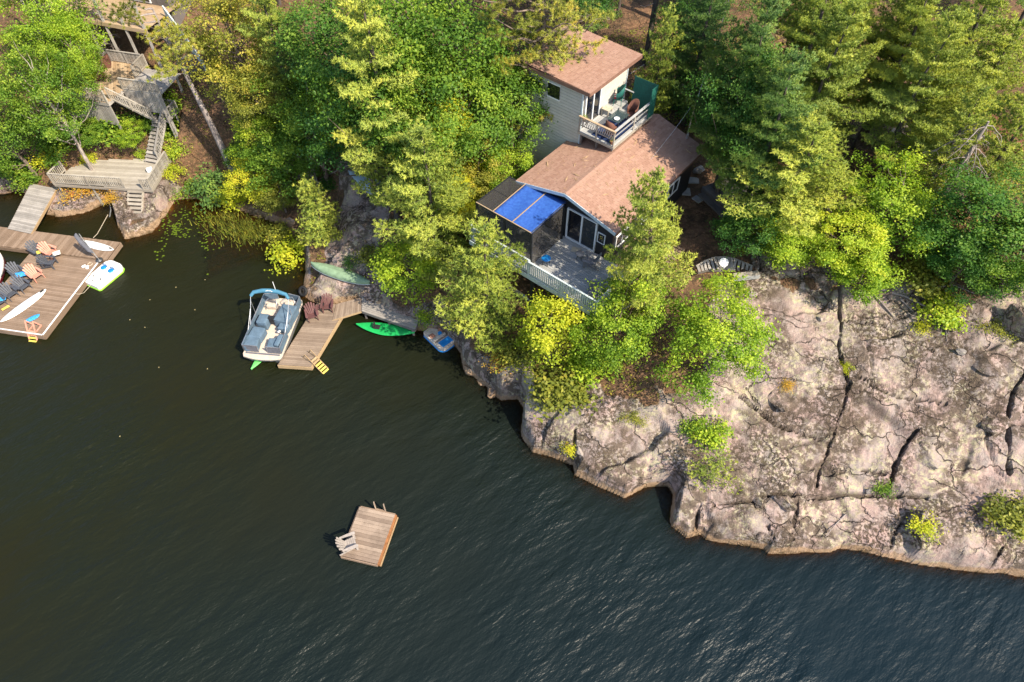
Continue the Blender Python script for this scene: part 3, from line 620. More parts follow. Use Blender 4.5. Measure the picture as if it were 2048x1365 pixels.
def rpine(seed, h, spots, trunk, tufts=26, bl=.24, wd=.05, tr=.2, clump=.75, twigs=True, nb=34):
    """sparse red pine: pom-pom tufts on bare limbs. spots: (x, y, z, clump radius)"""
    rg = np.random.default_rng(seed); tb = MB(); n = len(trunk)
    tb.tube(trunk, [tr*(1.2-1.0*i/(n-1)) for i in range(n)], 9)
    zz = [p[2] for p in trunk]; ax = lambda z: np.array([np.interp(z, zz, [p[i] for p in trunk]) for i in (0, 1, 2)])
    C = []; D = []; T = []
    for (x, y, z, cr) in spots:
        c = np.array([x, y, z]); a = ax(max(z-.25*np.hypot(x-ax(z)[0], y-ax(z)[1])-.1, zz[1])); limb(tb, a, c, tr*.28, .02, rg, 5, .08, 5); ct = rg.random()
        m = int(tufts*cr/clump*cr/clump)+4
        for k in range(m):
            o = rg.normal(size=3)*np.array([.55, .55, .26])*cr; C.append(c+o); D.append(unit(o/cr*.5+np.array([0, 0, .8]))); T.append(.15+.4*ct+.4*rg.random())
            if twigs and k % 3 == 0: limb(tb, c-np.array([0, 0, .1]), c+o, .018, .008, rg, 2, .05, 4)
    C = np.array(C); D = np.array(D); V = blades(C, D, nb, bl*.85, wd*.62, rg, 1.3)
    return dict(trunk=tb.mesh('trunk'), crown=npmesh('crown', V, 3, np.clip(np.repeat(T, nb)+rg.normal(size=len(V))*.1, 0, 1)), h=h, r=1)
def deadtree(seed, h, nbr=26, L=2.2, droop=.5, tr=.16):
    rg = np.random.default_rng(seed); tb = MB(); tb.tube([(0, 0, -.3), (.1, .05, h*.5), (0, 0, h)], [tr, tr*.7, tr*.25], 7); br = MB()
    for k in range(nbr):
        z = h*rg.uniform(.35, .98); a = rg.random()*6.28; l = L*rg.uniform(.4, 1.1)*(1.1-.5*z/h); e = np.array([math.cos(a)*l, math.sin(a)*l, z-droop*l+rg.normal()*.2])
        limb(br, (0, 0, z), e, .035, .012, rg, 4, -.2, 4)
        for q in range(4):
            s = np.array([0, 0, z])+(e-np.array([0, 0, z]))*rg.uniform(.35, .9)+np.array([0, 0, .1*l]); limb(br, s, s+rg.normal(size=3)*np.array([.4, .4, .25])*l*.5-np.array([0, 0, droop*.3]), .016, .006, rg, 3, -.1, 3)
    return dict(trunk=tb.mesh('trunk'), branches=br.mesh('branches'), h=h, r=L)
def shrub(seed, h=1.4, r=1.0, nc=26, lp=60, leaf=.13, cr=.34):
    rg = np.random.default_rng(seed); tb = MB(); V = []; T = []
    for i in range(nc):
        d = unit(rg.normal(size=3)); d[2] = abs(d[2]); c = d*rg.uniform(.4, 1)*np.array([r, r, h*.9])*rg.uniform(.75, 1.1); c[2] = max(c[2], .12*h)
        if i % 2 == 0: limb(tb, (rg.normal()*.06, rg.normal()*.06, -.15), c, .025, .008, rg, 3, .02, 4)
        n = int(lp*rg.uniform(.6, 1.3)); o = rg.normal(size=(n, 3))*np.array([.6, .6, .38])*cr; Nn = unit(d*.4+np.array([0, 0, .7])+rg.normal(size=(n, 3))*.55)
        V.append(leaves(c+o, Nn, leaf, rg)); T.append(np.clip(.15+.4*rg.random()+.4*rg.random(n), 0, 1))
    return dict(trunk=tb.mesh('stems'), crown=npmesh('foliage', np.concatenate(V), 4, np.concatenate(T)), h=h, r=r)
KIND = {}
def kind(k):
    if k not in KIND:
        KIND[k] = {'dA': lambda: decid(1), 'dB': lambda: decid(2, 10, 3.4, 2.4, 130, 135, .16, .6), 'dC': lambda: decid(3, 10, 2.9, 2.0, 95, 165, .17, .64), 'dD': lambda: decid(4, 10, 3.0, 3.4, 90, 150, .18, .6, (.5, .2)),
          'mA': lambda: decid(5, 5.5, 2.6, .9, 125, 105, .145, .42), 'mB': lambda: decid(6, 5.5, 2.6, 1.0, 125, 105, .145, .44), 'mC': lambda: decid(8, 4, 1.3, .5, 65, 95, .125, .34), 'mD': lambda: decid(9, 5, 1.9, .8, 95, 100, .135, .38, (.2, .1)),
          'pA': lambda: wpine(21, 15, 3.4, 2.5, .8), 'pB': lambda: wpine(22, 15, 3.8, 3, .85), 'pC': lambda: wpine(23, 11, 3.1, 1.2, .72, 13), 'pD': lambda: wpine(24, 5, 1.5, .4, .32, 11, .17, .045),
          'pE': lambda: wpine(25, 9, 2.5, .9, .62, 13, .19, .055, 1.1), 'pF': lambda: wpine(26, 15, 4.4, 4, .95, 13, .24, .065, 1.05), 'pS': lambda: wpine(27, 3, 1.6, .3, .4, 10, .16, .042, 1, .3),
          'sA': lambda: shrub(41), 'sB': lambda: shrub(42, 1.6, 1.0, 30, 55, .15, .36), 'sC': lambda: shrub(43, .8, 1.1, 26, 55, .10, .3), 'sD': lambda: shrub(44, 1.2, .9, 22, 42, .12, .42)}[k]()
    return KIND[k]
def put(k, loc, h, r, mat_, label, cat='tree', group=None, rz=None, name=None, bark='bark', tilt=(0, 0)):
    K = kind(k) if isinstance(k, str) else k; sx = r/K['r']; sz = h/K['h']
    if name is None: name = 'shrub' if cat == 'shrub' else ('pine_tree' if cat == 'pine tree' else 'leafy_tree')
    e = empty(name, loc, label=label, cat=cat, group=group); e.rotation_euler = (tilt[0], tilt[1], random.random()*6.28 if rz is None else rz); e.scale = (sx, sx, sz)
    link('stems' if cat == 'shrub' else 'trunk', K['trunk'], e, M[bark]); link('foliage' if cat == 'shrub' else 'crown', K['crown'], e, M[mat_]); return e
def tree(k, ax, ay, h, r, mat_, label, cat='tree', bark='bark', rz=None, tilt=(0, 0)):
    """the tip shows at (ax, ay) and the tree is h tall: find where it must stand"""
    zg = 6.0
    for i in range(50):
        p = at(ax, ay, zg+h); zg = .5*zg+.5*zt(p[0], p[1])
    return put(k, (p[0], p[1], zg-.05), h, r, mat_, label, cat, None, rz, None, bark, tilt)
def bush(k, px, py, h, r, mat_, label, lift=.0):
    p = ground_at(px, py); return put(k, (p[0], p[1], p[2]-.04+lift), h, r, mat_, label, 'shrub', None, None, None, 'bark_dark')
# ------------------------------------------------------------------ carpentry helpers
def planks(parent, x0, x1, y0, y1, z, m, pw=.14, gap=.012, th=.04, along='x', name='plank', jit=.006):
    """boards lie along x (or y) and are laid side by side over the other axis"""
    rg = random.Random(int(abs(x0*7+y0*13+z*29)*10))
    lo, hi = (y0, y1) if along == 'x' else (x0, x1); n = max(1, int(round((hi-lo)/(pw+gap)))); p = (hi-lo)/n
    for i in range(n):
        c = lo+(i+.5)*p; e = rg.uniform(-.015, .015); zz = z+rg.uniform(-jit, jit)*.5
        if along == 'x': piece(name, parent, ((x0+x1)/2+e, c, zz), (x1-x0, p-gap, th), m)
        else: piece(name, parent, (c, (y0+y1)/2+e, zz), (y1-y0, p-gap, th), m, rz=R(90))
def polyplanks(parent, poly, z, m, ang=0, pw=.14, gap=.014, th=.04, name='plank'):
    """boards over a convex outline, running at an angle"""
    ca, sa = math.cos(ang), math.sin(ang); Q = [(p[0]*ca+p[1]*sa, -p[0]*sa+p[1]*ca) for p in poly]
    lo = min(q[1] for q in Q); hi = max(q[1] for q in Q); n = int((hi-lo)/(pw+gap)); p = (hi-lo)/n
    for i in range(n):
        c = lo+(i+.5)*p; xs_ = []
        for k in range(len(Q)):
            a, b = Q[k], Q[(k+1) % len(Q)]
            if (a[1]-c)*(b[1]-c) < 0: xs_.append(a[0]+(b[0]-a[0])*(c-a[1])/(b[1]-a[1]))
        if len(xs_) < 2: continue
        a, b = min(xs_), max(xs_); x = (a+b)/2
        piece(name, parent, (x*ca-c*sa, x*sa+c*ca, z+random.uniform(-.003, .003)), (b-a, p-gap, th), m, rz=ang)
def railing(parent, a, b, z0, z1, h, mt, sp=.13, post=1.6, bw=.04, cap=.11, mc=None, bottom=.1, posts=True, mb_=None):
    """a, b: (x, y) ends; z0, z1 the floor at each end"""
    a = Vector((*a, z0)); b = Vector((*b, z1)); L = (b.xy-a.xy).length; mc = mc or mt; mb_ = mb_ or mt
    up = Vector((0, 0, 1)); rz = math.atan2(b.y-a.y, b.x-a.x)
    barpiece('top_rail', parent, a+up*h, b+up*h, cap, .04, mc); barpiece('bottom_rail', parent, a+up*bottom, b+up*bottom, .04, .07, mt)
    n = int(L/sp)
    for i in range(1, n):
        t = i/n; c = a.lerp(b, t); piece('baluster', parent, c+up*(h/2+bottom/2), (bw, bw, h-bottom-.03), mb_, rz)
    if posts:
        k = max(1, round(L/post))
        for i in range(k+1): c = a.lerp(b, i/k); piece('post', parent, c+up*(h/2-.05), (.09, .09, h+.1-.02), mt, rz)
def stairs(parent, a, b, wd, n, mt, th=.045, tread=.27, stringer=True):
    """a: centre of the top edge, b: centre of the bottom edge, 3d"""
    a = Vector(a); b = Vector(b); d = (b-a); dh = Vector((d.x, d.y, 0)).normalized(); s = Vector((-dh.y, dh.x, 0)); rz = math.atan2(s.y, s.x)
    for i in range(n): c = a.lerp(b, (i+.5)/n); piece('tread', parent, c, (wd, tread, th), mt, rz)
    if stringer:
        for sg in (-1, 1): barpiece('stringer', parent, a+s*sg*(wd/2-.03)-Vector((0, 0, .16)), b+s*sg*(wd/2-.03)-Vector((0, 0, .16)), .05, .22, mt)
# ------------------------------------------------------------------ the cottage
HROT = R(-39.45); HA = (3.17, 29.21, 0)
house = empty('cottage', HA, HROT, "black cottage with low brown shingle gable roof above the rock", 'house')
FZ = 7.5
mb = MB(); mb.prism([(-3.1, 0), (3.0, 0), (3.0, 8.7), (-3.1, 8.7)], 4.2, 9.95).build('wall', M['black_paint'], house)
g = MB(); g.add([(-3.1, .0, 9.95), (3.0, .0, 9.95), (-.05, .0, 10.72), (-3.1, .12, 9.95), (3.0, .12, 9.95), (-.05, .12, 10.72)], [(0, 1, 2), (3, 5, 4), (0, 3, 4, 1), (1, 4, 5, 2), (2, 5, 3, 0)]); g.build('gable', M['black_paint'], house)
RX0, RXM, RX1, RY0, RY1, ZE, ZR = -3.45, -.05, 3.35, -.4, 9.05, 10.0, 10.86
roof = MB().add([(RX0, RY0, ZE), (RXM, RY0, ZR), (RX1, RY0, ZE), (RX0, RY1, ZE), (RXM, RY1, ZR), (RX1, RY1, ZE), (RX0, RY0, ZE-.14), (RXM, RY0, ZR-.14), (RX1, RY0, ZE-.14), (RX0, RY1, ZE-.14), (RXM, RY1, ZR-.14), (RX1, RY1, ZE-.14)],
  [(0, 1, 4, 3), (1, 2, 5, 4), (6, 9, 10, 7), (7, 10, 11, 8), (0, 6, 7, 1), (1, 7, 8, 2), (3, 4, 10, 9), (4, 5, 11, 10), (0, 3, 9, 6), (2, 8, 11, 5)]).build('roof', M['fascia_brown'], house)
def shingles(parent, x0, x1, y0, y1, z0, z1, name='shingles', exp=.15, tab=.32, seed=3):
    """courses from the eave (x0, z0) up to the ridge (x1, z1), running along y"""
    rg = random.Random(seed); mb = MB(); L = math.hypot(x1-x0, z1-z0); n = int(L/exp); dx, dz = (x1-x0)/L, (z1-z0)/L; nx, nz = -dz*(1 if x1 > x0 else -1), abs(dx)
    for i in range(n+1):
        s0 = i*exp-.03; s1 = min(s0+exp*1.25, L+.02); y = y0-rg.random()*tab-(.5*tab if i % 2 else 0)
        while y < y1:
            a = max(y, y0-.02); b = min(y+tab-.008, y1+.02); y += tab
            if b-a < .02: continue
            t0 = .018+rg.random()*.008; t1 = .006
            P = lambda s, yy, t: (x0+dx*s+nx*t, yy, z0+dz*s+nz*t)
            s0j = s0+rg.uniform(-.008, .008)
            mb.add([P(s0j, a, t0), P(s0j, b, t0), P(s1, b, t1), P(s1, a, t1), P(s0j, a, .001), P(s0j, b, .001)], [(0, 1, 2, 3) if x1 < x0 else (3, 2, 1, 0), (4, 5, 1, 0), (0, 3, 4), (1, 5, 2)])
    return tag(mb.build(name, M['shingle'], parent), kind='stuff')
shingles(roof, RX0, RXM, RY0, RY1, ZE, ZR, seed=3); shingles(roof, RX1, RXM, RY0, RY1, ZE, ZR, seed=4)
for k in range(32):
    y = RY0+(k+.5)*(RY1-RY0)/32; mbk = None
    r_ = link('ridge_cap', UNIT, roof, M['shingle'], (RXM-.075, y, ZR+.018), (0, -R(14.2), 0), (.17, .31, .014)); link('ridge_cap', UNIT, roof, M['shingle'], (RXM+.075, y, ZR+.018), (0, R(14.2), 0), (.17, .31, .014))
rgl = np.random.default_rng(9); nl_ = 420; xl = rgl.uniform(RX0+.05, RX1-.05, nl_); yl = rgl.uniform(RY0+.1, RY1-.1, nl_); zl_ = ZR-np.abs(xl-RXM)*(ZR-ZE)/3.4+.035
lit_ = MB()
for x, y, z in zip(xl, yl, zl_):
    a = rgl.random()*6.28; l = rgl.uniform(.03, .11) if rgl.random() < .93 else .3; dx, dy = math.cos(a)*l, math.sin(a)*l; lit_.add([(x-dx, y-dy, z), (x+dy*.18, y-dx*.18, z+.004), (x+dx, y+dy, z-.24*abs(x+dx-RXM)+.24*abs(x-RXM)), (x-dy*.18, y+dx*.18, z+.004)], [(0, 1, 2, 3)])
tag(lit_.build('needle_litter', plain('dry_needles', (.40, .26, .15), .95, .4, 8), roof), kind='stuff')
for (a, b) in (((RX0, ZE), (RXM, ZR)), ((RXM, ZR), (RX1, ZE))):
    barpiece('fascia', house, (a[0], RY0-.025, a[1]-.09), (b[0], RY0-.025, b[1]-.09), .04, .2, M['trim'])
piece('fascia', house, (RX1+.022, (RY0+RY1)/2, ZE-.09), (.04, RY1-RY0, .18), M['fascia_brown']); piece('fascia', house, (RX0-.022, (RY0+4.4)/2, ZE-.09), (.04, 4.8, .18), M['fascia_brown'])
# sliding door
door = MB(); 
for (c, d) in (((0.02, -.04, FZ+1.07), (.10, .1, 2.16)), ((1.96, -.04, FZ+1.07), (.10, .1, 2.16)), ((.99, -.04, FZ+2.12), (1.84, .09, .07)), ((.99, -.04, FZ+.05), (1.84, .12, .09))): pass
dr = MB().box((.0, -.05, FZ+1.09), (.09, .1, 2.18)).build('sliding_door', M['white'], house)
piece('frame', dr, (1.95, -.05, FZ+1.09), (.09, .1, 2.18), M['white']); piece('frame', dr, (.975, -.05, FZ+2.15), (1.86, .09, .06), M['white']); piece('sill', dr, (.975, -.06, FZ+.045), (1.86, .12, .09), M['white'])
piece('stile', dr, (.99, -.065, FZ+1.1), (.09, .07, 2.02), M['white']); piece('screen_panel', dr, (.5, -.02, FZ+1.1), (.9, .03, 2.02), M['dark_glass']); piece('pane', dr, (1.47, -.03, FZ+1.1), (.88, .03, 2.02), M['glass']); piece('handle', dr, (.09, -.12, FZ+1.05), (.03, .04, .18), M['alu'])
for y in (.55, 3.2, 6.0):
    wn = MB().box((3.03, y+.45, FZ+1.45), (.06, 1.3, .08)).build('window', M['white'], house)
    piece('frame', wn, (3.03, y+.45, FZ+.55), (.06, 1.3, .08), M['white']); piece('frame', wn, (3.03, y-.17, FZ+1.0), (.06, .07, .82), M['white']); piece('frame', wn, (3.03, y+1.07, FZ+1.0), (.06, .07, .82), M['white']); piece('pane', wn, (3.012, y+.45, FZ+1.0), (.03, 1.2, .84), M['glass']); piece('mullion', wn, (3.04, y+.45, FZ+1.0), (.03, .04, .84), M['white'])
piece('corner_board', house, (3.02, -.02, 7.3), (.07, .1, 5.2), M['black_paint'])
# framed picture on the wall
pic = empty('framed_picture', (HA[0]+2.32*math.cos(HROT), HA[1]+2.32*math.sin(HROT), FZ+1.25), HROT, "white-framed black picture with yellow flower shapes beside the sliding door", 'picture')
MB().box((0, -.035, 0), (.42, .03, .62)).build('panel', M['black_paint'], pic)
for c, d in (((-.23, -.04, 0), (.05, .05, .72)), ((.23, -.04, 0), (.05, .05, .72)), ((0, -.04, .335), (.41, .05, .05)), ((0, -.04, -.335), (.41, .05, .05))): piece('frame', pic, c, d, M['white'])
for x, z, s, mm in ((-.04, .12, .10, 'yellow_cloth'), (.07, .16, .07, 'sand_cloth'), (.0, .0, .08, 'yellow_cloth'), (-.09, -.1, .06, 'terracotta'), (.08, -.12, .05, 'towel_white'), (.1, .03, .05, 'yellow_cloth')):
    MB().lathe([(.001, 0), (s*.5, 0), (s*.5, .006), (.001, .008)], n=10).build('flower_motif', M[mm], pic, location=(x, -.052, z), rotation_euler=(R(90), 0, 0))
# ------------------------------------------------------------------ cottage deck
deck = empty('cottage_deck', HA, HROT, "grey board deck on tall black posts in front of the cottage door", 'deck')
planks(deck, -4.15, 4.75, -3.72, -.06, FZ-.03, M['silver_wood'], .14, .014, along='x')
for c, d in (((.3, -3.78, FZ-.2), (8.95, .06, .3)), ((4.79, -1.9, FZ-.2), (.06, 3.7, .3)), ((-4.19, -1.9, FZ-.2), (.06, 3.7, .3))): piece('rim_board', deck, c, d, M['rail_paint'])
for i in range(7): piece('joist', deck, (-3.9+i*1.38, -1.9, FZ-.17), (.05, 3.6, .22), M['dark_wood'])
for x in (-3.6, -1.7, .35, 2.55, 4.5):
    wz = zt(HA[0]+x*math.cos(HROT)+3.6*math.sin(HROT), HA[1]+x*math.sin(HROT)-3.6*math.cos(HROT)); piece('post', deck, (x, -3.6, (FZ-.3+wz-.4)/2), (.16, .16, FZ-.3-wz+.4), M['black_paint'])
    if x > -1 or 1: piece('brace', deck, (x, -2.9, FZ-.75), (.09, 1.5, .1), M['black_paint'], rot=(R(38), 0, 0))
railing(deck, (-4.12, -3.7), (.15, -3.7), FZ, FZ, 1.0, M['rail_paint'], .125, 2.2, .055, .1)
railing(deck, (.15, -3.76), (4.72, -3.76), FZ-.06, FZ-.06, 1.0, M['rail_paint'], .125, 2.3, .055, .1)
railing(deck, (4.72, -3.7), (4.72, -2.6), FZ, FZ, 1.0, M['rail_paint'], .125, 1.1, .05, .1); railing(deck, (-4.12, -3.7), (-4.12, -.1), FZ, FZ, 1.0, M['rail_paint'], .125, 1.8, .05, .1)
# lower board walk along the cottage side
walk = empty('side_boardwalk', HA, HROT, "weathered board walk with wide gaps along the cottage's right wall", 'boardwalk')
planks(walk, 3.2, 5.6, -2.4, 4.2, 6.75, M['brown_wood'], .17, .07, along='x'); 
for y in (-2.2, 0, 2., 4.): piece('joist', walk, (4.4, y, 6.6), (2.4, .08, .2), M['dark_wood'])
for x in (3.3, 5.5):
    for y in (-2.2, 1, 4.): piece('post', walk, (x, y, 5.8), (.12, .12, 1.6), M['dark_wood'])
barpiece('top_rail', walk, (3.3, 4.15, 7.8), (3.3, .1, 7.8), .09, .05, M['brown_wood'])
for i in range(22): piece('baluster', walk, (3.3, .2+i*.18, 7.3), (.04, .04, 1.0), M['brown_wood'])
# ------------------------------------------------------------------ screened porch with blue tarp
gz = empty('screened_porch', HA, HROT, "black framed screen porch with blue tarpaulin roof on the deck", 'porch')
GT = 9.95
for x in (-4.0, -2.0, -.1):
    for y in (-3.2, -.35):
        piece('post', gz, (x, y, (FZ+GT)/2), (.09, .09, GT-FZ), M['black_paint'])
for y in (-3.2, -.35): piece('beam', gz, (-2.05, y, GT), (3.99, .08, .09), M['black_paint'])
for x in (-4.0, -2.8, -.1): piece('rafter', gz, (x, -1.77, GT+.001), (.07, 2.77, .085), M['black_paint'])
piece('rafter', gz, (-3.4, -1.77, GT+.01), (1.13, .04, .04), M['black_paint'])
for (x0, x1) in ((-4.0, -2.0), (-2.0, -.1)): piece('screen', gz, ((x0+x1)/2, -3.2, (FZ+GT)/2), (x1-x0-.09, .012, GT-FZ-.1), M['screen'])
for x in (-4.0, -.1): piece('screen', gz, (x, -1.77, (FZ+GT)/2), (.012, 2.76, GT-FZ-.1), M['screen'])
piece('screen_roof', gz, (-3.4, -1.77, GT+.02), (1.13, 2.76, .01), M['screen'])
tp_ = MB()
nx, ny = 14, 12; vs = [(-2.78+2.7*i/nx, -3.24+3.15*j/ny, GT+.065+.05*math.sin(i*.9+j*.4)*(.3+.2*math.sin(j*1.7))-.03*math.sin(math.pi*((i*2/nx) % 1))+.10*(j/ny)) for j in range(ny+1) for i in range(nx+1)]
tp_.add(vs, [(j*(nx+1)+i, j*(nx+1)+i+1, (j+1)*(nx+1)+i+1, (j+1)*(nx+1)+i) for j in range(ny) for i in range(nx)], True)
to = tp_.build('tarpaulin', M['tarp'], gz); so = to.modifiers.new('solid', 'SOLIDIFY'); so.thickness = .012
barpiece('batten', gz, (-1.42, -3.24, GT+.10), (-1.42, -.12, GT+.20), .05, .025, M['fresh_wood']); barpiece('batten', gz, (-2.78, -3.24, GT+.10), (-2.78, -.12, GT+.20), .05, .03, M['rail_top']); barpiece('batten', gz, (-.1, -3.24, GT+.1), (-.1, -.12, GT+.19), .04, .03, M['steel_dark'])
barpiece('batten', gz, (-4.0, -3.24, GT+.065), (-.1, -3.24, GT+.065), .05, .04, M['rail_top'])
for sx in (-.55, .0): barpiece('brace', gz, (-.14, -3.12, GT-.55), (-.14-.5, -3.12, GT-.05), .04, .05, M['black_paint'])
# ------------------------------------------------------------------ upper cabin
CZ, CT = 11.3, 13.75
cab = empty('upper_cabin', HA, HROT, "pale sided upper cabin with flat brown roof behind the cottage", 'house')
MB().prism([(-7.2, 4.45), (-2.62, 4.45), (-2.62, 9.0), (-7.2, 9.0)], 5.8, CT).build('wall', M['siding_gap'], cab)
nb_ = 40
for i in range(nb_):
    z = 5.95+(CT-5.95)*(i+.5)/nb_; piece('siding_board', cab, (-4.9, 4.43, z), (4.6, .03, (CT-5.95)/nb_-.034), M['siding'], rot=(R(-9), 0, 0))
    if z > 10.2: piece('siding_board', cab, (-2.6, 7.62, z), (.03, 2.7, (CT-5.95)/nb_-.034), M['siding'], rot=(0, R(-9), 0))
piece('corner_board', cab, (-2.59, 4.42, 11.0), (.09, .08, 5.4), M['trim']); piece('corner_board', cab, (-2.59, 9.0, 11.5), (.09, .08, 4.4), M['trim'])
sd_ = MB().box((-2.58, 4.75, CZ+1.08), (.1, .1, 2.12)).build('sliding_door', M['white'], cab)
for y in (5.5, 6.2): piece('frame', sd_, (-2.57, y, CZ+1.08), (.1, .09, 2.12), M['white'])
piece('frame', sd_, (-2.58, 5.48, CZ+2.16), (.09, 1.56, .07), M['white'])
piece('pane', sd_, (-2.59, 5.12, CZ+1.06), (.03, .68, 2.06), M['dark_glass']); piece('pane', sd_, (-2.59, 5.85, CZ+1.06), (.03, .62, 2.06), M['dark_glass'])
wn = MB().box((-4.6, 4.38, 12.45), (.9, .05, .08)).build('window', M['white'], cab); piece('pane', wn, (-4.6, 4.39, 12.9), (.84, .03, .85), M['dark_glass']); piece('frame', wn, (-4.6, 4.38, 13.35), (.9, .05, .07), M['white'])
rf = MB().box((-4.72, 6.68, CT+.1), (5.55, 5.2, .2)).build('roof', M['fascia_brown'], cab)
shingles(rf, -1.95, -7.48, 4.08, 9.28, CT+.2, CT+.34, seed=8)
piece('fascia', cab, (-1.925, 6.68, CT+.1), (.04, 5.24, .22), M['fascia_brown']); piece('fascia', cab, (-4.72, 4.055, CT+.1), (5.59, .04, .22), M['fascia_brown'])
# upper deck
ud = empty('upper_deck', HA, HROT, "small railed grey deck standing on the cottage roof", 'deck')
planks(ud, -2.52, -.1, 4.15, 8.2, CZ-.03, M['silver_wood'], .14, .014, along='y')
for c, d in (((-1.31, 4.12, CZ-.1), (2.5, .05, .14)), ((-.07, 6.18, CZ-.1), (.05, 4.1, .14)), ((-1.31, 8.23, CZ-.1), (2.5, .05, .14))): piece('rim_board', ud, c, d, M['stair_wood'])
for x, y in ((-2.4, 4.3), (-1.3, 4.3), (-.25, 4.3), (-.25, 6.2), (-.25, 8.05)):
    rz_ = 10.86-abs(x+.05)*.253; piece('leg', ud, (x, y, (CZ-.1+rz_)/2), (.09, .09, CZ-.1-rz_+.02), M['dark_wood'])
for (x, y) in ((-2.48, 4.15), (-1.3, 4.15), (-.12, 4.15), (-.12, 6.2), (-.12, 8.15)): piece('post', ud, (x, y, CZ+.4), (.07, .07, 1.1), M['stair_wood'])
barpiece('top_rail', ud, (-2.55, 4.15, CZ+.97), (-.05, 4.15, CZ+.97), .13, .045, M['rail_top']); barpiece('top_rail', ud, (-.12, 4.2, CZ+.975), (-.12, 8.3, CZ+.975), .14, .045, M['silver_wood'])
for hz_ in (.25, .6): barpiece('mid_rail', ud, (-.12, 4.2, CZ+hz_), (-.12, 8.15, CZ+hz_), .03, .07, M['silver_wood'])
barpiece('bottom_rail', ud, (-2.5, 4.15, CZ+.42), (-.1, 4.15, CZ+.42), .03, .05, M['stair_wood'])
for i in range(17):
    x = -2.42+i*.135; barpiece('lattice_slat', ud, (x, 4.14, CZ+.44), (x+.16, 4.14, CZ+.94), .02, .025, M['lattice']); barpiece('lattice_slat', ud, (x+.16, 4.165, CZ+.44), (x, 4.165, CZ+.94), .02, .025, M['lattice'])
barpiece('top_rail', ud, (-2.5, 8.2, CZ+.9), (-1.5, 8.2, CZ+.9), .12, .045, M['silver_wood'])
piece('step', ud, (-2.2, 7.3, CZ+.12), (.8, 1.7, .22), M['silver_wood'])
ps = empty('privacy_screen', HA, HROT, "dark green mesh privacy screen at the far end of the upper deck", 'screen')
piece('mesh_panel', ps, (-.85, 8.26, CZ+.95), (1.5, .02, 1.9), M['green_mesh']); piece('mesh_panel', ps, (-.06, 7.95, CZ+.95), (.02, .6, 1.9), M['green_mesh'])
for x, y in ((-1.6, 8.28), (-.07, 8.28), (-.05, 7.65)): piece('post', ps, (x, y, CZ+.95), (.04, .04, 1.95), M['green_mesh'])
def hp(x, y, z): c, s = math.cos(HROT), math.sin(HROT); return (HA[0]+x*c-y*s, HA[1]+x*s+y*c, z)
# upper deck furniture
rug = MB().box((0, 0, 0), (1.45, 2.6, .012)).build('rug', M['rug'], location=hp(-1.0, 5.6, CZ+.012), rotation_euler=(0, 0, HROT)); tag(rug, "navy blue rug on the upper deck under the glass table", 'rug')
def shellchair(loc, rz, label, ms, mc=None, striped=False):
    e = empty('tub_chair', loc, rz, label, 'chair'); b = MB()
    secs = []
    for k in range(11):
        a = R(-20+220*k/10); hgt = .42+.42*max(0, math.sin(a))**.6; secs.append([(math.cos(a)*.30, math.sin(a)*.28, .40), (math.cos(a)*.34, math.sin(a)*.33, .40+hgt*.55), (math.cos(a)*.33, math.sin(a)*.36, .40+hgt), (math.cos(a)*.30, math.sin(a)*.33, .40+hgt), (math.cos(a)*.28, math.sin(a)*.26, .42)])
    b.loft(secs).build('backrest', ms, e); MB().lathe([(.001, .36), (.29, .36), (.31, .40), (.29, .43), (.001, .43)], n=14).build('seat', ms, e)
    for sx in (-1, 1):
        for sy in (-1, 1): barpiece('leg', e, (sx*.24, sy*.2, .38), (sx*.27, sy*.24, 0), .03, .03, ms)
    if striped:
        cu = empty('striped_cushion', (loc[0], loc[1], loc[2]+.43), rz, "red and white striped cushion on the green chair", 'cushion')
        for k in range(5): piece('stripe', cu, (-.2+k*.1, -.03, .04), (.098, .4, .07), M['towel_white'] if k % 2 else M['red_cover'])
    return e
shellchair(hp(-2.15, 7.55, CZ+.23), HROT+R(-60), "green round-backed chair at the far end of the upper deck", M['green_chair'], None, True)
shellchair(hp(-.75, 6.95, CZ), HROT+R(-10), "brown round-backed chair behind the glass table", M['wicker']); shellchair(hp(-.75, 4.75, CZ), HROT+R(175), "brown round-backed chair at the near corner of the upper deck", M['wicker'])
gt = empty('glass_table', hp(-1.0, 5.85, CZ), HROT, "glass-topped table on the upper deck", 'table'); MB().box((0, 0, .71), (.8, 1.15, .014)).build('table_top', M['table_glass'], gt)
for sx in (-1, 1):
    for sy in (-1, 1): piece('leg', gt, (sx*.34, sy*.5, .35), (.03, .03, .70), M['steel_dark'])
MB().lathe([(.001, 0), (.13, 0), (.17, .06), (.16, .06), (.11, .012), (.001, .012)], n=14).build('white_bowl', M['white_gloss'], None, location=hp(-.9, 5.55, CZ+.72)); tag(bpy.data.objects['white_bowl'], "white bowl on the glass table", 'bowl')
st_ = empty('side_table', hp(-2.15, 6.45, CZ), HROT, "square taupe side table against the upper cabin wall", 'table'); MB().box((0, 0, .46), (.5, .5, .04)).build('table_top', M['sand_cloth'], st_)
for sx in (-1, 1):
    for sy in (-1, 1): piece('leg', st_, (sx*.21, sy*.21, .22), (.05, .05, .44), M['sand_cloth'])
def pot(loc, s, label, mm, leafy=True):
    e = empty('flower_pot', loc, 0, label, 'flower pot'); MB().lathe([(.001, 0), (.09*s, 0), (.13*s, .2*s), (.145*s, .2*s), (.145*s, .25*s), (.115*s, .25*s), (.1*s, .2*s), (.001, .2*s)], n=14).build('pot', M[mm], e)
    if leafy: K = kind('sD'); o = link('plant', K['crown'], e, M['leaf_lime'], (0, 0, .2*s), None, (.2*s, .2*s, .28*s))
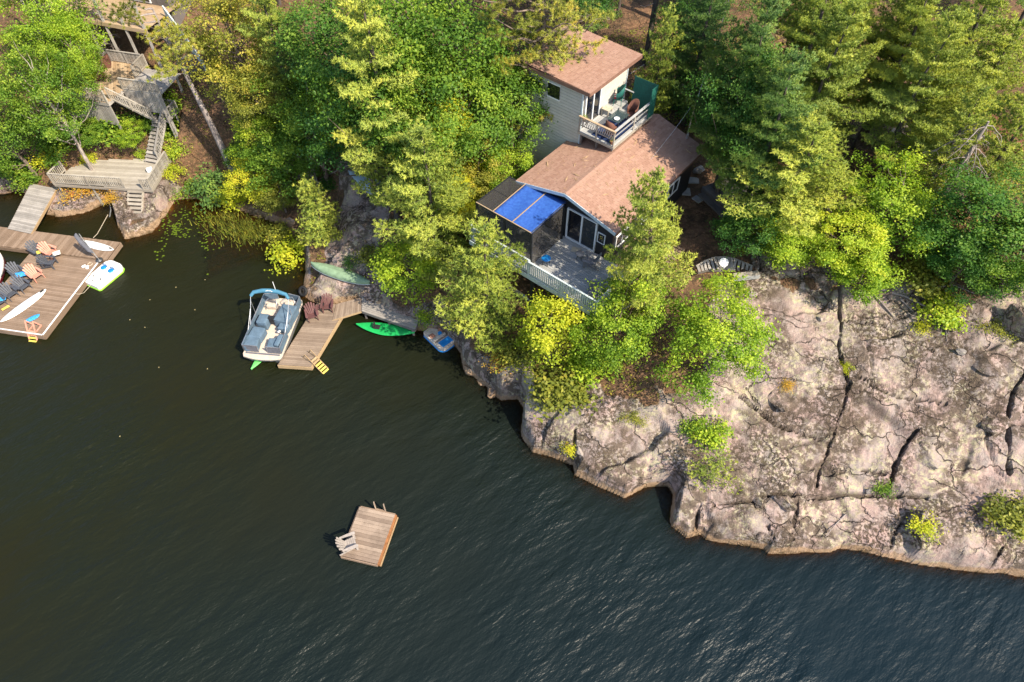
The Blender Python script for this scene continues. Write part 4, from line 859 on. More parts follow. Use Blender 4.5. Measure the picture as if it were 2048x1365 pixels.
pot(hp(-.3, 4.32, CZ), .9, "terracotta flower pot at the near corner of the upper deck", 'terracotta'); pot(hp(-2.35, 4.4, CZ+.55), .9, "leafy flower pot by the upper sliding door", 'terracotta')
# mast on the roof
ms_ = empty('roof_mast', hp(2.15, 8.85, 10.28), HROT, "tall grey mast with guy wire on the cottage roof edge", 'mast')
MB().tube([(0, 0, 0), (.0, .02, 1.4), (.05, .05, 2.85)], [.045, .045, .035], 8).build('pole', M['alu'], ms_); MB().tube([(0, 0, -.03), (0, 0, .3)], .07, 8).build('base', M['alu'], ms_)
MB().tube([(.04, .04, 2.7), (-.2, -1.6, 1.35), (-.5, -3.3, .12)], .008, 4).build('guy_wire', M['alu'], ms_); MB().tube([(.05, .05, 2.8), (.18, .02, 2.55), (.14, .08, 2.3), (.06, .05, 2.2)], .012, 4).build('cable_loop', M['white'], ms_)
w0 = Vector(hp(2.2, 8.9, 13.05)); w1 = Vector(tuple(at(1470, -40, 15))); wm = (w0+w1)/2-Vector((0, 0, .5)); wo = MB().tube([w0, w0.lerp(wm, .5)-Vector((0, 0, .1)), wm, wm.lerp(w1, .5)-Vector((0, 0, .1)), w1], .012, 4).build('overhead_wire', M['alu']); tag(wo, "overhead service wire running from the roof mast into the wood", 'wire')
# ------------------------------------------------------------------ cottage deck furniture
BS = None
def backslat(w0, w1, L, th=.022):
    pts = [(-w0/2, 0), (w0/2, 0), (w1/2, L*.93), (w1*.3, L), (-w1*.3, L), (-w1/2, L*.93)]
    return MB().prism(pts, 0, th).mesh('back_slat')
SL_ = [backslat(.075, .10, l) for l in (.66, .76, .80)]; ARM_ = MB().prism([(-.05, -.42), (.05, -.42), (.085, -.34), (.075, -.05), (.045, .32), (-.045, .32), (-.055, -.05), (-.08, -.34)], 0, .025).mesh('arm')
def adirondack(loc, rz, mm, label, group=None, s=1.0):
    e = empty('adirondack_chair', loc, rz, label, 'chair', group); e.scale = (s, s, s); m = M[mm]
    for k in range(5):
        t = (k+.5)/5; y = -.34+t*.48; piece('seat_slat', e, (0, y, .37-t*.10), (.52, .088, .022), m, rot=(R(-11), 0, 0))
    for k in range(5):
        j = k-2; link('back_slat', SL_[2-abs(j)], e, m, (j*.085, .13, .25), (R(64), R(0), 0), None).rotation_euler = (R(62), 0, R(0)); o = bpy.data.objects[-1] if False else None
    for ch in [c for c in e.children if c.name.startswith('back_slat')]:
        j = round(ch.location.x/.085); ch.rotation_euler = Matrix.Rotation(R(62), 3, 'X').to_4x4().to_euler(); ch.rotation_euler.rotate_axis('Z', -j*R(5.5))
    piece('back_brace', e, (0, .36, .62), (.5, .05, .03), m)
    for sx in (-1, 1):
        link('arm', ARM_, e, m, (sx*.33, 0, .56)); piece('front_leg', e, (sx*.285, -.32, .28), (.03, .10, .56), m); barpiece('rear_leg', e, (sx*.25, -.36, .33), (sx*.25, .52, .045), .028, .10, m); piece('arm_support', e, (sx*.31, .28, .42), (.03, .06, .28), m)
    return e
adirondack(hp(2.45, -1.05, FZ), HROT+R(-70), 'deck_chair', "grey weathered chair on the cottage deck beside the sliding door", s=1.05)
def rtable(loc, r, h, mm, label, name='round_table', n=20):
    e = empty(name, loc, 0, label, 'table'); MB().lathe([(.001, h-.03), (r, h-.03), (r+.01, h-.015), (r, h), (.001, h)], n=n).build('table_top', M[mm], e)
    for k in range(4): a = k*math.pi/2+.4; barpiece('leg', e, (math.cos(a)*r*.5, math.sin(a)*r*.5, h-.03), (math.cos(a)*r*.85, math.sin(a)*r*.85, 0), .025, .025, M['steel_dark'])
    return e
rtable(hp(.45, -2.55, FZ), .26, .48, 'paddle_blue', "small round blue table on the cottage deck")
rtable(hp(1.65, -1.0, FZ), .24, .42, 'grey_chair', "small grey table left of the deck chair")
mt_ = MB().box((0, 0, .012), (.55, .4, .02)).build('door_mat', M['sand_cloth'], location=hp(1.1, -.55, FZ-.005), rotation_euler=(0, 0, HROT+.4)); tag(mt_, "tan door mat lying before the sliding door", 'mat')
cs = empty('patio_chair', hp(3.9, -2.9, FZ), HROT+R(30), "dark wire patio chair at the right corner of the cottage deck", 'chair'); 
for sx in (-1, 1): MB().tube([(sx*.25, -.25, 0), (sx*.25, -.25, .42), (sx*.25, .22, .42), (sx*.25, .34, .9)], .015, 6).build('side_frame', M['steel_dark'], cs); piece('leg', cs, (sx*.25, .22, .21), (.03, .03, .42), M['steel_dark'])
piece('seat', cs, (0, -.02, .43), (.48, .48, .02), M['grey_cloth']); piece('backrest', cs, (0, .28, .68), (.48, .02, .45), M['grey_cloth'], rot=(R(-14), 0, 0))
for x, y, n_, lb in ((-1.2, -2.1, 0, "dark metal dining table inside the screen porch"),): rtable(hp(x, y, FZ), .5, .72, 'steel_dark', lb)
for x, y, a, lb in ((-1.9, -2.2, 90, "dark metal chair left of the porch table"), (-.55, -2.0, -90, "dark metal chair right of the porch table"), (-1.2, -1.35, 0, "dark metal chair behind the porch table")):
    c_ = empty('porch_chair', hp(x, y, FZ), HROT+R(a), lb, 'chair')
    for sx in (-1, 1): MB().tube([(sx*.22, -.2, 0), (sx*.22, -.2, .42), (sx*.22, .2, .42), (sx*.22, .3, .9)], .014, 6).build('side_frame', M['steel_dark'], c_); piece('leg', c_, (sx*.22, .2, .2), (.025, .025, .4), M['steel_dark'])
    piece('seat', c_, (0, 0, .43), (.42, .42, .02), M['grey_cloth']); piece('backrest', c_, (0, .26, .7), (.42, .02, .4), M['grey_cloth'], rot=(R(-14), 0, 0))
bm = empty('hillside_timber', tuple(at(1000, 567, 4.9)), 0, "long weathered timber lying on the slope below the deck", 'timber')
d_ = at(1083, 622, 4.9)-at(1000, 567, 4.9); barpiece('beam', bm, (0, 0, .25), (d_[0]*.55, d_[1]*.55, .25), .16, .14, M['stair_wood']); barpiece('beam', bm, (d_[0]*.56, d_[1]*.56, .24), (d_[0], d_[1], .22), .16, .14, M['rail_paint'])
# ------------------------------------------------------------------ right of the cottage: patio deck, steps, dish, barrel
pd = empty('patio_deck', (11.85, 33.6, 0), R(-62), "dark board patio deck in the shade right of the cottage", 'deck')
PZ = 7.45
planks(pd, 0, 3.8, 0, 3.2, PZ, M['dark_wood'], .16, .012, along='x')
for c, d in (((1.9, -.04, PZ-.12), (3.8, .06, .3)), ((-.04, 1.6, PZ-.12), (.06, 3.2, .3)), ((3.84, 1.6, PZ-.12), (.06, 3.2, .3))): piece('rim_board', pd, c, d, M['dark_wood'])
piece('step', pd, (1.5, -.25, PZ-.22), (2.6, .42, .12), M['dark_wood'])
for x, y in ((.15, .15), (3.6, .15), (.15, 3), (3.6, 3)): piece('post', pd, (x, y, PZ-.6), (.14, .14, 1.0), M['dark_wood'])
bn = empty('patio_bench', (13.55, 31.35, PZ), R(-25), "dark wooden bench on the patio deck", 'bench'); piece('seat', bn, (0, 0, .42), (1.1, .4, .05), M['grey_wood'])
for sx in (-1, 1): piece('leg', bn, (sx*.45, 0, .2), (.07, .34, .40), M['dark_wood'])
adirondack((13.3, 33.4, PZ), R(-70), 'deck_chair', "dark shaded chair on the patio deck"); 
for i, (px, py, s) in enumerate(((1385, 362, .9), (1400, 340, .8), (1372, 385, .8), (1395, 400, .7))):
    p = ground_at(px, py); o = MB().prism([(-.45*s, -.3*s), (.4*s, -.36*s), (.47*s, .25*s), (-.35*s, .38*s)], -.03, .05).build('paving_stone', M['concrete'], location=(p[0], p[1], p[2]+.02), rotation_euler=(0, 0, i*.8)); bevel(o, .015)
    tag(o, ["grey paving stone nearest the patio deck step", "grey paving stone by the cottage's back corner", "grey paving stone against the cottage wall", "grey paving stone lowest of the four by the patio"][i], 'paving stone', 'paving stones between cottage and patio')
bp = ground_at(1494, 488); bl_ = empty('half_barrel_planter', tuple(bp), 0, "dark half barrel planter at the edge of the rock path", 'planter')
MB().lathe([(.001, 0), (.36, 0), (.47, .28), (.48, .50), (.44, .50), (.42, .42), (.001, .42)], n=20).build('barrel', M['dark_wood'], bl_); MB().lathe([(.475, .36), (.485, .36), (.488, .42), (.48, .42)], n=20).build('hoop', M['alu'], bl_); link('plant', kind('sA')['crown'], bl_, M['leaf'], (0, 0, .4), None, (.5, .5, .6))
dp_ = ground_at(1440, 545); ds = empty('satellite_dish', tuple(dp_), R(-10), "white satellite dish on a short pole by the wooden steps", 'satellite dish')
MB().tube([(0, 0, -.2), (0, 0, .75)], .035, 8).build('pole', M['alu'], ds)
MB().lathe([(.001, .0), (.10, .01), (.18, .037), (.25, .075), (.255, .07), (.18, .025), (.10, -.004), (.001, -.012)], n=24).build('dish', M['white'], ds, location=(0, -.06, .85), rotation_euler=(R(38), 0, 0)); MB().tube([(0, -.1, .62), (0, -.5, .78), (0, -.52, .98)], .018, 6).build('feed_arm', M['white'], ds); MB().box((0, -.52, 1.0), (.1, .1, .12)).build('receiver', M['white'], ds)
cs_ = empty('hillside_steps', (0, 0, 0), 0, "curved run of narrow wooden steps behind the satellite dish", 'steps')
up_ = [(1392, 533), (1410, 522), (1430, 515), (1450, 514), (1470, 518), (1492, 527), (1517, 538)]; lo_ = [(1396, 545), (1415, 540), (1438, 540), (1455, 540), (1466, 541), (1490, 543), (1511, 546)]
U = [Vector(tuple(at(a, b, 7.0-.02*i))) for i, (a, b) in enumerate(up_)]; Lw = [Vector(tuple(at(a, b, 6.85-.02*i))) for i, (a, b) in enumerate(lo_)]
def lerpl(P, t): f = t*(len(P)-1); i = min(int(f), len(P)-2); return P[i].lerp(P[i+1], f-i)
for k in range(17): t = (k+.5)/17; barpiece('tread', cs_, lerpl(U, t), lerpl(Lw, t), .15, .035, M['grey_wood'])
for i in range(6): barpiece('stringer', cs_, U[i]+Vector((0, 0, -.03)), U[i+1]+Vector((0, 0, -.03)), .06, .12, M['stair_wood']); barpiece('stringer', cs_, Lw[i]-Vector((0, 0, .10)), Lw[i+1]-Vector((0, 0, .10)), .05, .1, M['dark_wood'])
wb = empty('plank_bench', tuple(at(1490, 556, 6.75)), R(8), "pale plank bench on the slope below the wooden steps", 'bench'); piece('seat', wb, (0, 0, .28), (1.5, .34, .05), M['stair_wood']); piece('front_board', wb, (0, -.17, .15), (1.5, .04, .28), M['silver_wood'])
for sx in (-1, 1): piece('leg', wb, (sx*.65, .05, .05), (.08, .25, .42), M['stair_wood'])
rd = empty('red_deck', (31.2, 40.6, 0), R(-48), "dark red board deck at the right edge of the wood", 'deck'); planks(rd, -.6, 5.5, -3.6, 2.0, 9.1, M['red_wood'], .2, .012, along='x'); piece('rim_board', rd, (2.4, -3.64, 8.95), (6.1, .06, .3), M['red_wood']); piece('rim_board', rd, (-.64, -.8, 8.95), (.06, 5.6, .3), M['red_wood'])
for x in (-.4, 2.4, 5.3): 
    for y in (-3.4, 1.8): piece('post', rd, (x, y, 8.3), (.14, .14, 1.3), M['red_wood'])
gb = MB().box((0, 0, .1), (.8, .55, .2)).build('grey_deck_box', M['grey_chair'], location=(30.9, 41.1, 9.13), rotation_euler=(0, 0, R(-48))); tag(bevel(gb, .02), "grey box lid on the red deck's left corner", 'box')
# ------------------------------------------------------------------ docks and boats of the cottage
def frame2(o, a, b):
    """origin o, x axis towards a (2d) -> rotation"""
    return math.atan2(a[1]-o[1], a[0]-o[0])
dk = empty('main_dock', (-14.63, 25.12, 0), R(-4.5), "floating wooden dock beside the pontoon boat", 'dock')
DZ = .45; dl = 5.2
dy = R(86.4); sk_ = math.tan(R(-4.2))
planks(dk, 0, 2.07, .0, dl, DZ-.02, M['dock_wood'], .135, .012, along='x')
for ch in dk.children: ch.location.x += ch.location.y*(.145+.075)
shx = .22
def dkp(x, y): return (x+y*shx, y)
for (a, b, mm) in (((2.09, 0), (2.09, dl), 'fresh_wood'), ((-.02, 0), (-.02, dl), 'brown_wood')): barpiece('skirt', dk, (*dkp(*a), DZ-.2), (*dkp(*b), DZ-.2), .045, .32, M[mm])
barpiece('skirt', dk, (-.03, -.03, DZ-.17), (2.12, -.03, DZ-.17), .045, .28, M['fresh_wood']); barpiece('skirt', dk, (*dkp(0, dl+.02), DZ-.17), (*dkp(2.07, dl+.02), DZ-.17), .045, .28, M['brown_wood'])
for y in (.7, 2.6, 4.5): piece('float', dk, (1.0+y*shx, y, .08), (1.8, .9, .36), M['black_rubber'])
ld_ = empty('dock_ladder', (-14.63+2.05, 25.12+.42, DZ), R(-36), "wooden dock ladder with yellow rungs reaching into the water", 'ladder')
for sx in (-.24, .24):
    barpiece('rail', ld_, (-.55, sx, .02), (-.22, sx, .52), .035, .06, M['fresh_wood']); barpiece('rail', ld_, (-.55, sx, .02), (-.05, sx, .1), .035, .06, M['fresh_wood']); barpiece('rail', ld_, (-.24, sx, .52), (1.05, sx, -.42), .035, .09, M['fresh_wood'])
for k in range(6): piece('rung', ld_, (.22+k*.17, 0, .15-k*.112), (.12, .46, .03), M['fresh_wood'] if k < 2 else M['yellow_cloth'], rot=(0, R(20), 0))
for sx in (.35, 1.1): pass
# ramp and shore deck
rp = empty('dock_ramp', (0, 0, 0), 0, "short wooden ramp joining dock and shore deck", 'ramp')
a0 = at(673, 609, .5); a1 = at(665, 641, .46); b0_ = at(723, 596, .72); b1_ = at(723, 623, .72)
for k in range(14):
    t0 = (k+.5)/14; p = a0*(1-t0)+b0_*t0; q = a1*(1-t0)+b1_*t0; barpiece('plank', rp, p, q, .125, .035, M['dock_wood'])
barpiece('stringer', rp, a1-[0, .0, .06], b1_-[0, 0, .06], .05, .14, M['fresh_wood']); barpiece('stringer', rp, a0-[0, 0, .06], b0_-[0, 0, .06], .05, .14, M['brown_wood'])
sdk = empty('shore_deck', (0, 0, 0), 0, "shaded grey board deck at the shore behind the green kayak", 'deck')
SZ = .8; poly = [at(724, 578, SZ)[:2], at(724, 622, SZ)[:2], at(830, 659, SZ)[:2], at(850, 612, SZ)[:2], at(800, 570, SZ)[:2]]
polyplanks(sdk, poly, SZ-.02, M['grey_wood'], R(-23), .135, .016)
for a, b in ((1, 2), (0, 1), (2, 3)): barpiece('skirt', sdk, (*poly[a], SZ-.14), (*poly[b], SZ-.14), .05, .2, M['dark_wood'])
for t in (0.05, .5, .95):
    p = np.array(poly[1])*(1-t)+np.array(poly[2])*t; piece('post', sdk, (p[0], p[1]+.12, .1), (.13, .13, 1.3), M['dark_wood'])
ss = empty('shore_steps', (0, 0, 0), 0, "low broad wooden steps at the back of the shore deck", 'steps')
for k, (p, q, z) in enumerate((((724, 586), (772, 583), .95), ((730, 573), (785, 568), 1.1), ((738, 560), (768, 556), 1.25), ((741, 552), (767, 548), 1.38))):
    A_, B_ = at(*p, z), at(*q, z); barpiece('tread', ss, A_, B_, .34, .05, M['grey_wood']); barpiece('riser', ss, A_-[0, .17, .1], B_-[0, .17, .1], .03, .15, M['dark_wood'])
pl_ = empty('stray_board', tuple(at(768, 580, 1.0)), R(28), "grey board propped across the shore steps", 'board'); piece('board', pl_, (.4, 0, .12), (1.5, .14, .04), M['grey_wood'], rot=(0, R(-6), 0)); piece('cleat', pl_, (-.2, 0, .05), (.1, .2, .1), M['grey_wood'])
adirondack((-13.12, 28.95, DZ), R(22), 'plum_plastic', "plum plastic chair on the dock nearest the pontoon boat", s=1.05)
adirondack((-12.22, 29.72, DZ), R(4), 'plum_plastic', "plum plastic chair on the dock nearest the rock", s=1.05)
tb_ = empty('dock_side_table', (-12.72, 29.55, DZ), R(15), "small slatted plum table between the two dock chairs", 'table')
for k in range(4): piece('slat', tb_, (-.165+k*.11, 0, .42), (.095, .42, .025), M['plum_plastic'])
for sx in (-1, 1):
    for sy in (-1, 1): barpiece('leg', tb_, (sx*.15, sy*.16, .41), (sx*.19, sy*.19, 0), .035, .035, M['plum_plastic'])
tr_ = empty('rubber_tire', tuple(at(606, 583, .35)), 0, "black tire fender hanging at the rock beside the pontoon boat", 'tire')
MB().loft([[(math.cos(a)*(.27+.11*math.cos(b)), math.sin(a)*(.27+.11*math.cos(b)), .1*math.sin(b)) for b in [k*math.pi/4 for k in range(8)]] for a in [k*math.pi/9 for k in range(19)]], caps=False).build('tire_ring', M['black_rubber'], tr_, rotation_euler=(R(40), R(-30), 0))
# ---- pontoon boat: local y to the bow, x to starboard
pb = empty('pontoon_boat', (-15.68, 25.45, 0), R(-6), "pontoon boat with blue seat covers and folded blue canopy", 'boat'); pb.scale = (1, .885, 1)
BW, BL, BZ = 2.5, 5.7, .72
for sx in (-1, 1):
    MB().tube([(sx*.86, .25, .22), (sx*.86, .6, .2), (sx*.86, 4.6, .2), (sx*.86, 5.3, .28), (sx*.86, 5.75, .45)], [.2, .31, .31, .24, .05], 14).build('pontoon', M['alu'], pb)
dkf = MB(); pts = [(-1.25, .25), (-1.15, .02), (-.6, -.12), (0, -.16), (.6, -.12), (1.15, .02), (1.25, .25), (1.25, 5.2), (1.1, 5.6), (-1.1, 5.6), (-1.25, 5.2)]
dkf.prism(pts, BZ-.14, BZ).build('deck_floor', M['boat_tan'], pb); MB().prism([(x*1.012, y*1.006-.01) for x, y in pts], BZ-.15, BZ-.05).build('rub_rail', M['alu'], pb)
piece('stern_mat', pb, (0, .34, BZ+.012), (2.2, .12, .02), M['grey_cloth'])
def fence(a, b): 
    barpiece('fence_panel', pb, (*a, BZ+.36), (*b, BZ+.36), .03, .55, M['grey_cloth'] if abs(a[1]-b[1]) < .1 and a[1] < 2 else M['navy_cover'])
    barpiece('fence_rail', pb, (*a, BZ+.66), (*b, BZ+.66), .035, .035, M['alu']); barpiece('fence_rail', pb, (*a, BZ+.06), (*b, BZ+.06), .035, .05, M['alu'])
    n = max(1, int((Vector(b)-Vector(a)).length/.9))
    for i in range(n+1): p = Vector(a).lerp(Vector(b), i/n); piece('fence_upright', pb, (p.x, p.y, BZ+.35), (.03, .03, .64), M['alu'])
for a, b in (((-1.2, .45), (-.25, .45)), ((.35, .45), (1.2, .45)), ((-1.2, .45), (-1.2, 5.25)), ((1.2, .45), (1.2, 2.0)), ((1.2, 2.7), (1.2, 5.25)), ((-1.2, 5.3), (-.4, 5.5)), ((.4, 5.5), (1.2, 5.3))): fence(a, b)
def softbox(c, d, mm, parent, name, rz=0, r=.09, bulge=.06):
    mb = MB(); n = 7; vs = []
    o = MB().box((0, 0, 0), (1, 1, 1)).build(name, M[mm], parent, location=c, rotation_euler=(0, 0, rz)); me = o.data; d = tuple(q*1.1 for q in d) if name == 'seat_cover' else d
    for v in me.vertices: v.co = (v.co.x*d[0], v.co.y*d[1], v.co.z*d[2])
    bv = o.modifiers.new('b', 'BEVEL'); bv.width = r; bv.segments = 3; sb = o.modifiers.new('s', 'SUBSURF'); sb.levels = sb.render_levels = 1
    tx = bpy.data.textures.get('crease') or bpy.data.textures.new('crease', 'CLOUDS'); tx.noise_scale = .25
    dm = o.modifiers.new('d', 'DISPLACE'); dm.texture = tx; dm.strength = bulge; dm.texture_coords = 'GLOBAL'
    for p in me.polygons: p.use_smooth = True
    return o
# covered seats: L-shaped port bench, starboard stern bench, bow lounge, captain's chair
for c, d, nm in (((-.78, 1.0, BZ+.27), (.82, 1.0, .5), 'seat_cover'), ((-.66, 1.75, BZ+.30), (.78, .9, .55), 'seat_cover'), ((.72, 1.05, BZ+.25), (.88, .75, .46), 'seat_cover'), ((.95, 1.15, BZ+.42), (.3, .95, .5), 'seat_cover'), ((.72, 3.6, BZ+.36), (.95, 1.5, .68), 'seat_cover'), ((.86, 2.65, BZ+.28), (.6, .7, .5), 'seat_cover'), ((-.55, 2.9, BZ+.38), (.62, .8, .7), 'seat_cover')): softbox(c, d, 'navy_cover', pb, nm, rz=random.uniform(-.15, .15))
hl = MB().box((-.05, 3.05, BZ+.5), (.42, .3, .5)).build('helm_console', M['black_paint'], pb, rotation_euler=(0, 0, .0)); MB().tube([(.2, 2.85, BZ+.62), (.28, 2.8, BZ+.7), (.2, 2.75, BZ+.78), (.12, 2.8, BZ+.7), (.2, 2.85, BZ+.62)], .018, 6).build('steering_wheel', M['black_rubber'], hl)
for sx, y in ((-.6, 4.45), (.55, 4.7)):
    MB().tube([(sx-.35, y-.1, BZ), (sx-.4, y+.2, BZ+.5), (sx-.2, y+.5, BZ+.62), (sx+.2, y+.5, BZ+.62), (sx+.4, y+.2, BZ+.5), (sx+.35, y-.1, BZ)], .022, 6).build('bow_seat_frame', M['alu'], pb); softbox((sx, y+.15, BZ+.22), (.6, .4, .3), 'boat_tan', pb, 'bow_seat', r=.06, bulge=.02)
# folded canopy: padded blue hoop on aluminium legs
hoop = [(-1.22, 3.15, BZ+1.15), (-1.24, 3.75, BZ+1.95), (-1.05, 3.98, BZ+2.12), (-.5, 4.1, BZ+2.2), (0, 4.13, BZ+2.22), (.5, 4.1, BZ+2.2), (1.05, 3.98, BZ+2.12), (1.24, 3.75, BZ+1.95), (1.22, 3.15, BZ+1.15)]
MB().tube(hoop[1:-1], [.10, .13, .15, .15, .15, .13, .10], 10).build('folded_canopy', M['canopy_blue'], pb)
for sx in (-1, 1):
    MB().tube([(sx*1.2, 2.3, BZ+.66), (sx*1.24, 3.75, BZ+1.95)], .02, 6).build('canopy_leg', M['alu'], pb); MB().tube([(sx*1.2, 3.4, BZ+.66), (sx*1.23, 3.5, BZ+1.73)], .018, 6).build('canopy_leg', M['alu'], pb); MB().tube([(sx*1.2, 1.8, BZ+.66), (sx*1.23, 3.1, BZ+1.38)], .015, 6).build('canopy_strut', M['white'], pb)
MB().tube([(.35, 4.2, BZ+2.3), (.36, 4.22, BZ+3.0)], .022, 6).build('light_pole', M['white'], pb)
MB().tube([(-.22, 3.98, BZ+2.31), (-.14, 3.98, BZ+2.335), (-.1, 4.03, BZ+2.355), (-.06, 3.97, BZ+2.33), (-.02, 4.02, BZ+2.36), (.02, 3.97, BZ+2.335), (.07, 4.03, BZ+2.36), (.12, 3.98, BZ+2.335), (.22, 3.97, BZ+2.32)], .022, 5).build('canopy_mark', M['white'], pb)
tb2 = MB().lathe([(.001, .0), (.10, 0), (.12, .03), (.001, .03)], n=12).build('cup_table', M['white'], pb, location=(.62, 2.15, BZ+.35)); piece('table_post', pb, (.62, 2.15, BZ+.17), (.04, .04, .34), M['alu'])

# ---- kayaks, canoe, rowboat, paddle boats
def hull(name, L, W, H, label, mm, cat='kayak', deck=True, blunt=1.6, rocker=.12, n=15, loc=(0, 0, 0), rz=0, mdeck=None, flip=False):
    e = empty(name, loc, rz, label, cat); secs = []; top = []
    for i in range(n):
        t = -1+2*i/(n-1); w_ = W/2*max(.02, (1-abs(t)**blunt))**.75; r = rocker*t*t; x = t*L/2
        secs.append([(x, w_*math.cos(a), H*.55+r+(H*.55)*math.sin(a)*(1-.25*abs(t)) if math.sin(a) < 0 else H*.55+r+.16*H*math.sin(a)*(1 if deck else .0)) for a in [k*2*math.pi/12 for k in range(12)]])
    o = MB().loft(secs).build('hull', M[mm], e); subsurf(o, 1)
    return e
gk = at(712, 645, .2); gk2 = at(832, 662, .2); mid_ = (gk+gk2)/2
k1 = hull('green_kayak', 3.95, 1.08, .36, "bright green kayak afloat along the shore deck with black seat", 'green_kayak', loc=(mid_[0], mid_[1]-.22, .0), rz=math.atan2(gk2[1]-gk[1], gk2[0]-gk[0]))
k1.children[0].name = 'hull'
MB().loft([[(-.95+1.9*t, .24*math.sin(math.pi*min(max(t*1.02, .04), .97))**.5*math.cos(a), .235+.02*math.sin(a)) for a in [q*math.pi/6 for q in range(12)]] for t in [j/10 for j in range(11)]]).build('cockpit_well', plain('kayak_well', (.008, .24, .06), .5, .2, 5), k1)
softbox((-.55, 0, .30), (.38, .36, .09), 'black_rubber', k1, 'seat', r=.03, bulge=.01); softbox((-.75, 0, .45), (.08, .36, .32), 'black_rubber', k1, 'seat_back', r=.03, bulge=.01)
for x in (.35, .75, 1.1): piece('foot_ridge', k1, (x, 0, .262), (.04, .3, .03), M['green_kayak'])
lk = at(505, 738, .15); lk2 = at(523, 714, .15); kd = (lk2-lk)/np.linalg.norm(lk2-lk); c_ = lk+kd*1.45
k2 = hull('lime_kayak', 3.1, .66, .30, "pale lime kayak poking out under the pontoon boat's stern", 'lime_kayak', loc=(c_[0], c_[1], -.02), rz=math.atan2(kd[1], kd[0])); MB().lathe([(.001, .2), (.12, .2), (.14, .23), (.10, .24), (.001, .22)], n=12).build('hatch', M['black_rubber'], k2, location=(-.55, 0, .03))
for x in (-.95, -1.15): MB().lathe([(.001, .18), (.025, .18), (.025, .24), (.001, .24)], n=8).build('deck_button', M['black_rubber'], k2, location=(x, 0, .0))
cn = at(626, 533, 1.55); cn2 = at(739, 570, 1.35); cm = (cn+cn2)/2
e = empty('upturned_canoe', (cm[0], cm[1], 0), math.atan2(cn2[1]-cn[1], cn2[0]-cn[0]), "weathered green canoe lying upside down on the rock", 'canoe'); e.location.z = max(zt(cm[0]+dx, cm[1]-dx*.4) for dx in (-1.6, -.8, 0, .8, 1.6))+.02; e.rotation_euler.y = R(2.5)
secs = []
for i in range(19):
    t = -1+2*i/18; w_ = .46*max(.03, 1-abs(t)**2.3)**.7; hh_ = .40*(1-.16*t*t)-.02; secs.append([((t*2.25), w_*math.cos(a), hh_*max(0, math.sin(a))**.62) for a in [k*math.pi/10 for k in range(11)]])
o = MB().loft(secs, close=False, caps=False).build('hull', M['canoe_green'], e); sm_ = o.modifiers.new('s', 'SOLIDIFY'); sm_.thickness = .02; subsurf(o, 1)
for sg in (-1, 1): MB().tube([(-2.25+4.5*i/18, sg*.47*max(.03, 1-abs(-1+2*i/18)**2.3)**.7, .01) for i in range(19)], .022, 6).build('gunwale', M['alu'], e)
MB().tube([(-2.2+4.4*i/14, 0, .40*(1-.16*(-1+2*i/14)**2)-.01) for i in range(15)], .014, 5).build('keel', M['canoe_green'], e)
rb0 = at(698, 345, 4.3); rb1 = at(766, 384, 4.1); rm = (rb0+rb1)/2
e = empty('upturned_rowboat', (rm[0], rm[1], zt(rm[0], rm[1])+.08), math.atan2(rb1[1]-rb0[1], rb1[0]-rb0[0]), "pale blue rowboat lying upside down on the bare rock", 'rowboat'); secs = []
for i in range(13):
    t = i/12; w_ = .62*min(1, (t*1.5+.02))**.6; secs.append([(-1.6+3.2*t, w_*x, z_*.5*(1-.1*t)) for x, z_ in ((-1, 0), (-.96, .5), (-.6, .95), (0, 1.05), (.6, .95), (.96, .5), (1, 0))])
o = MB().loft(secs, close=False, caps=False).build('hull', M['pale_blue'], e); o.modifiers.new('s', 'SOLIDIFY').thickness = .02; MB().tube([(-1.55, 0, .5), (1.6, 0, .5)], .02, 5).build('keel', M['pale_blue'], e)
for sg in (-1, 1): MB().tube([(-1.6+3.2*i/12, sg*.63*min(1, (i/12*1.5+.02))**.6, .015) for i in range(13)], .02, 5).build('gunwale', M['white'], e)
def pedalboat(loc, rz, L, W, label, m_hull, m_top, blue=True):
    e = empty('pedal_boat', loc, rz, label, 'pedal boat'); pts = [(-L/2, -W*.40), (-L/2+.12, -W*.47), (L/2-.35, -W/2), (L/2-.08, -W*.38), (L/2, -W*.2), (L/2, W*.2), (L/2-.08, W*.38), (L/2-.35, W/2), (-L/2+.12, W*.47), (-L/2, W*.40)]
    o = MB().prism(pts, -.12, .02).build('hull', m_hull, e); bevel(o, .05, 3); o = MB().prism([(x*.97, y*.96) for x, y in pts], .0205, .33).build('deck', m_top, e); bevel(o, .04, 3); return e
p4 = [at(*q, .35) for q in ((846, 660), (876, 648), (912, 680), (884, 706))]; pc = sum(p4)/4; pr = math.atan2(p4[2][1]-p4[1][1], p4[2][0]-p4[1][0])
e = pedalboat((pc[0], pc[1], .05), pr, 2.1, 1.35, "blue and cream pedal boat at the shore below the ragged pine", M['paddle_blue'], M['dirty_cream'])
o = MB().box((.62, 0, .315), (.5, .85, .06)).build('blue_footwell', M['paddle_blue'], e); piece('bench', e, (.1, 0, .38), (.16, 1.15, .1), M['dirty_cream']); piece('bench', e, (.27, 0, .36), (.06, 1.15, .08), M['dark_wood']); piece('bucket', e, (-.1, .12, .42), (.2, .2, .18), M['paddle_blue'])
for sy in (-1, 1): softbox((-.32, sy*.36, .37), (.34, .34, .12), 'terracotta', e, 'leaf_filled_seat', r=.05, bulge=.05)
e = pedalboat((-28.5, 33.08, .06), R(64), 2.45, 1.6, "white pedal boat with lime hull and two blue round seats by the left dock", M['lime'], M['white_gloss'])
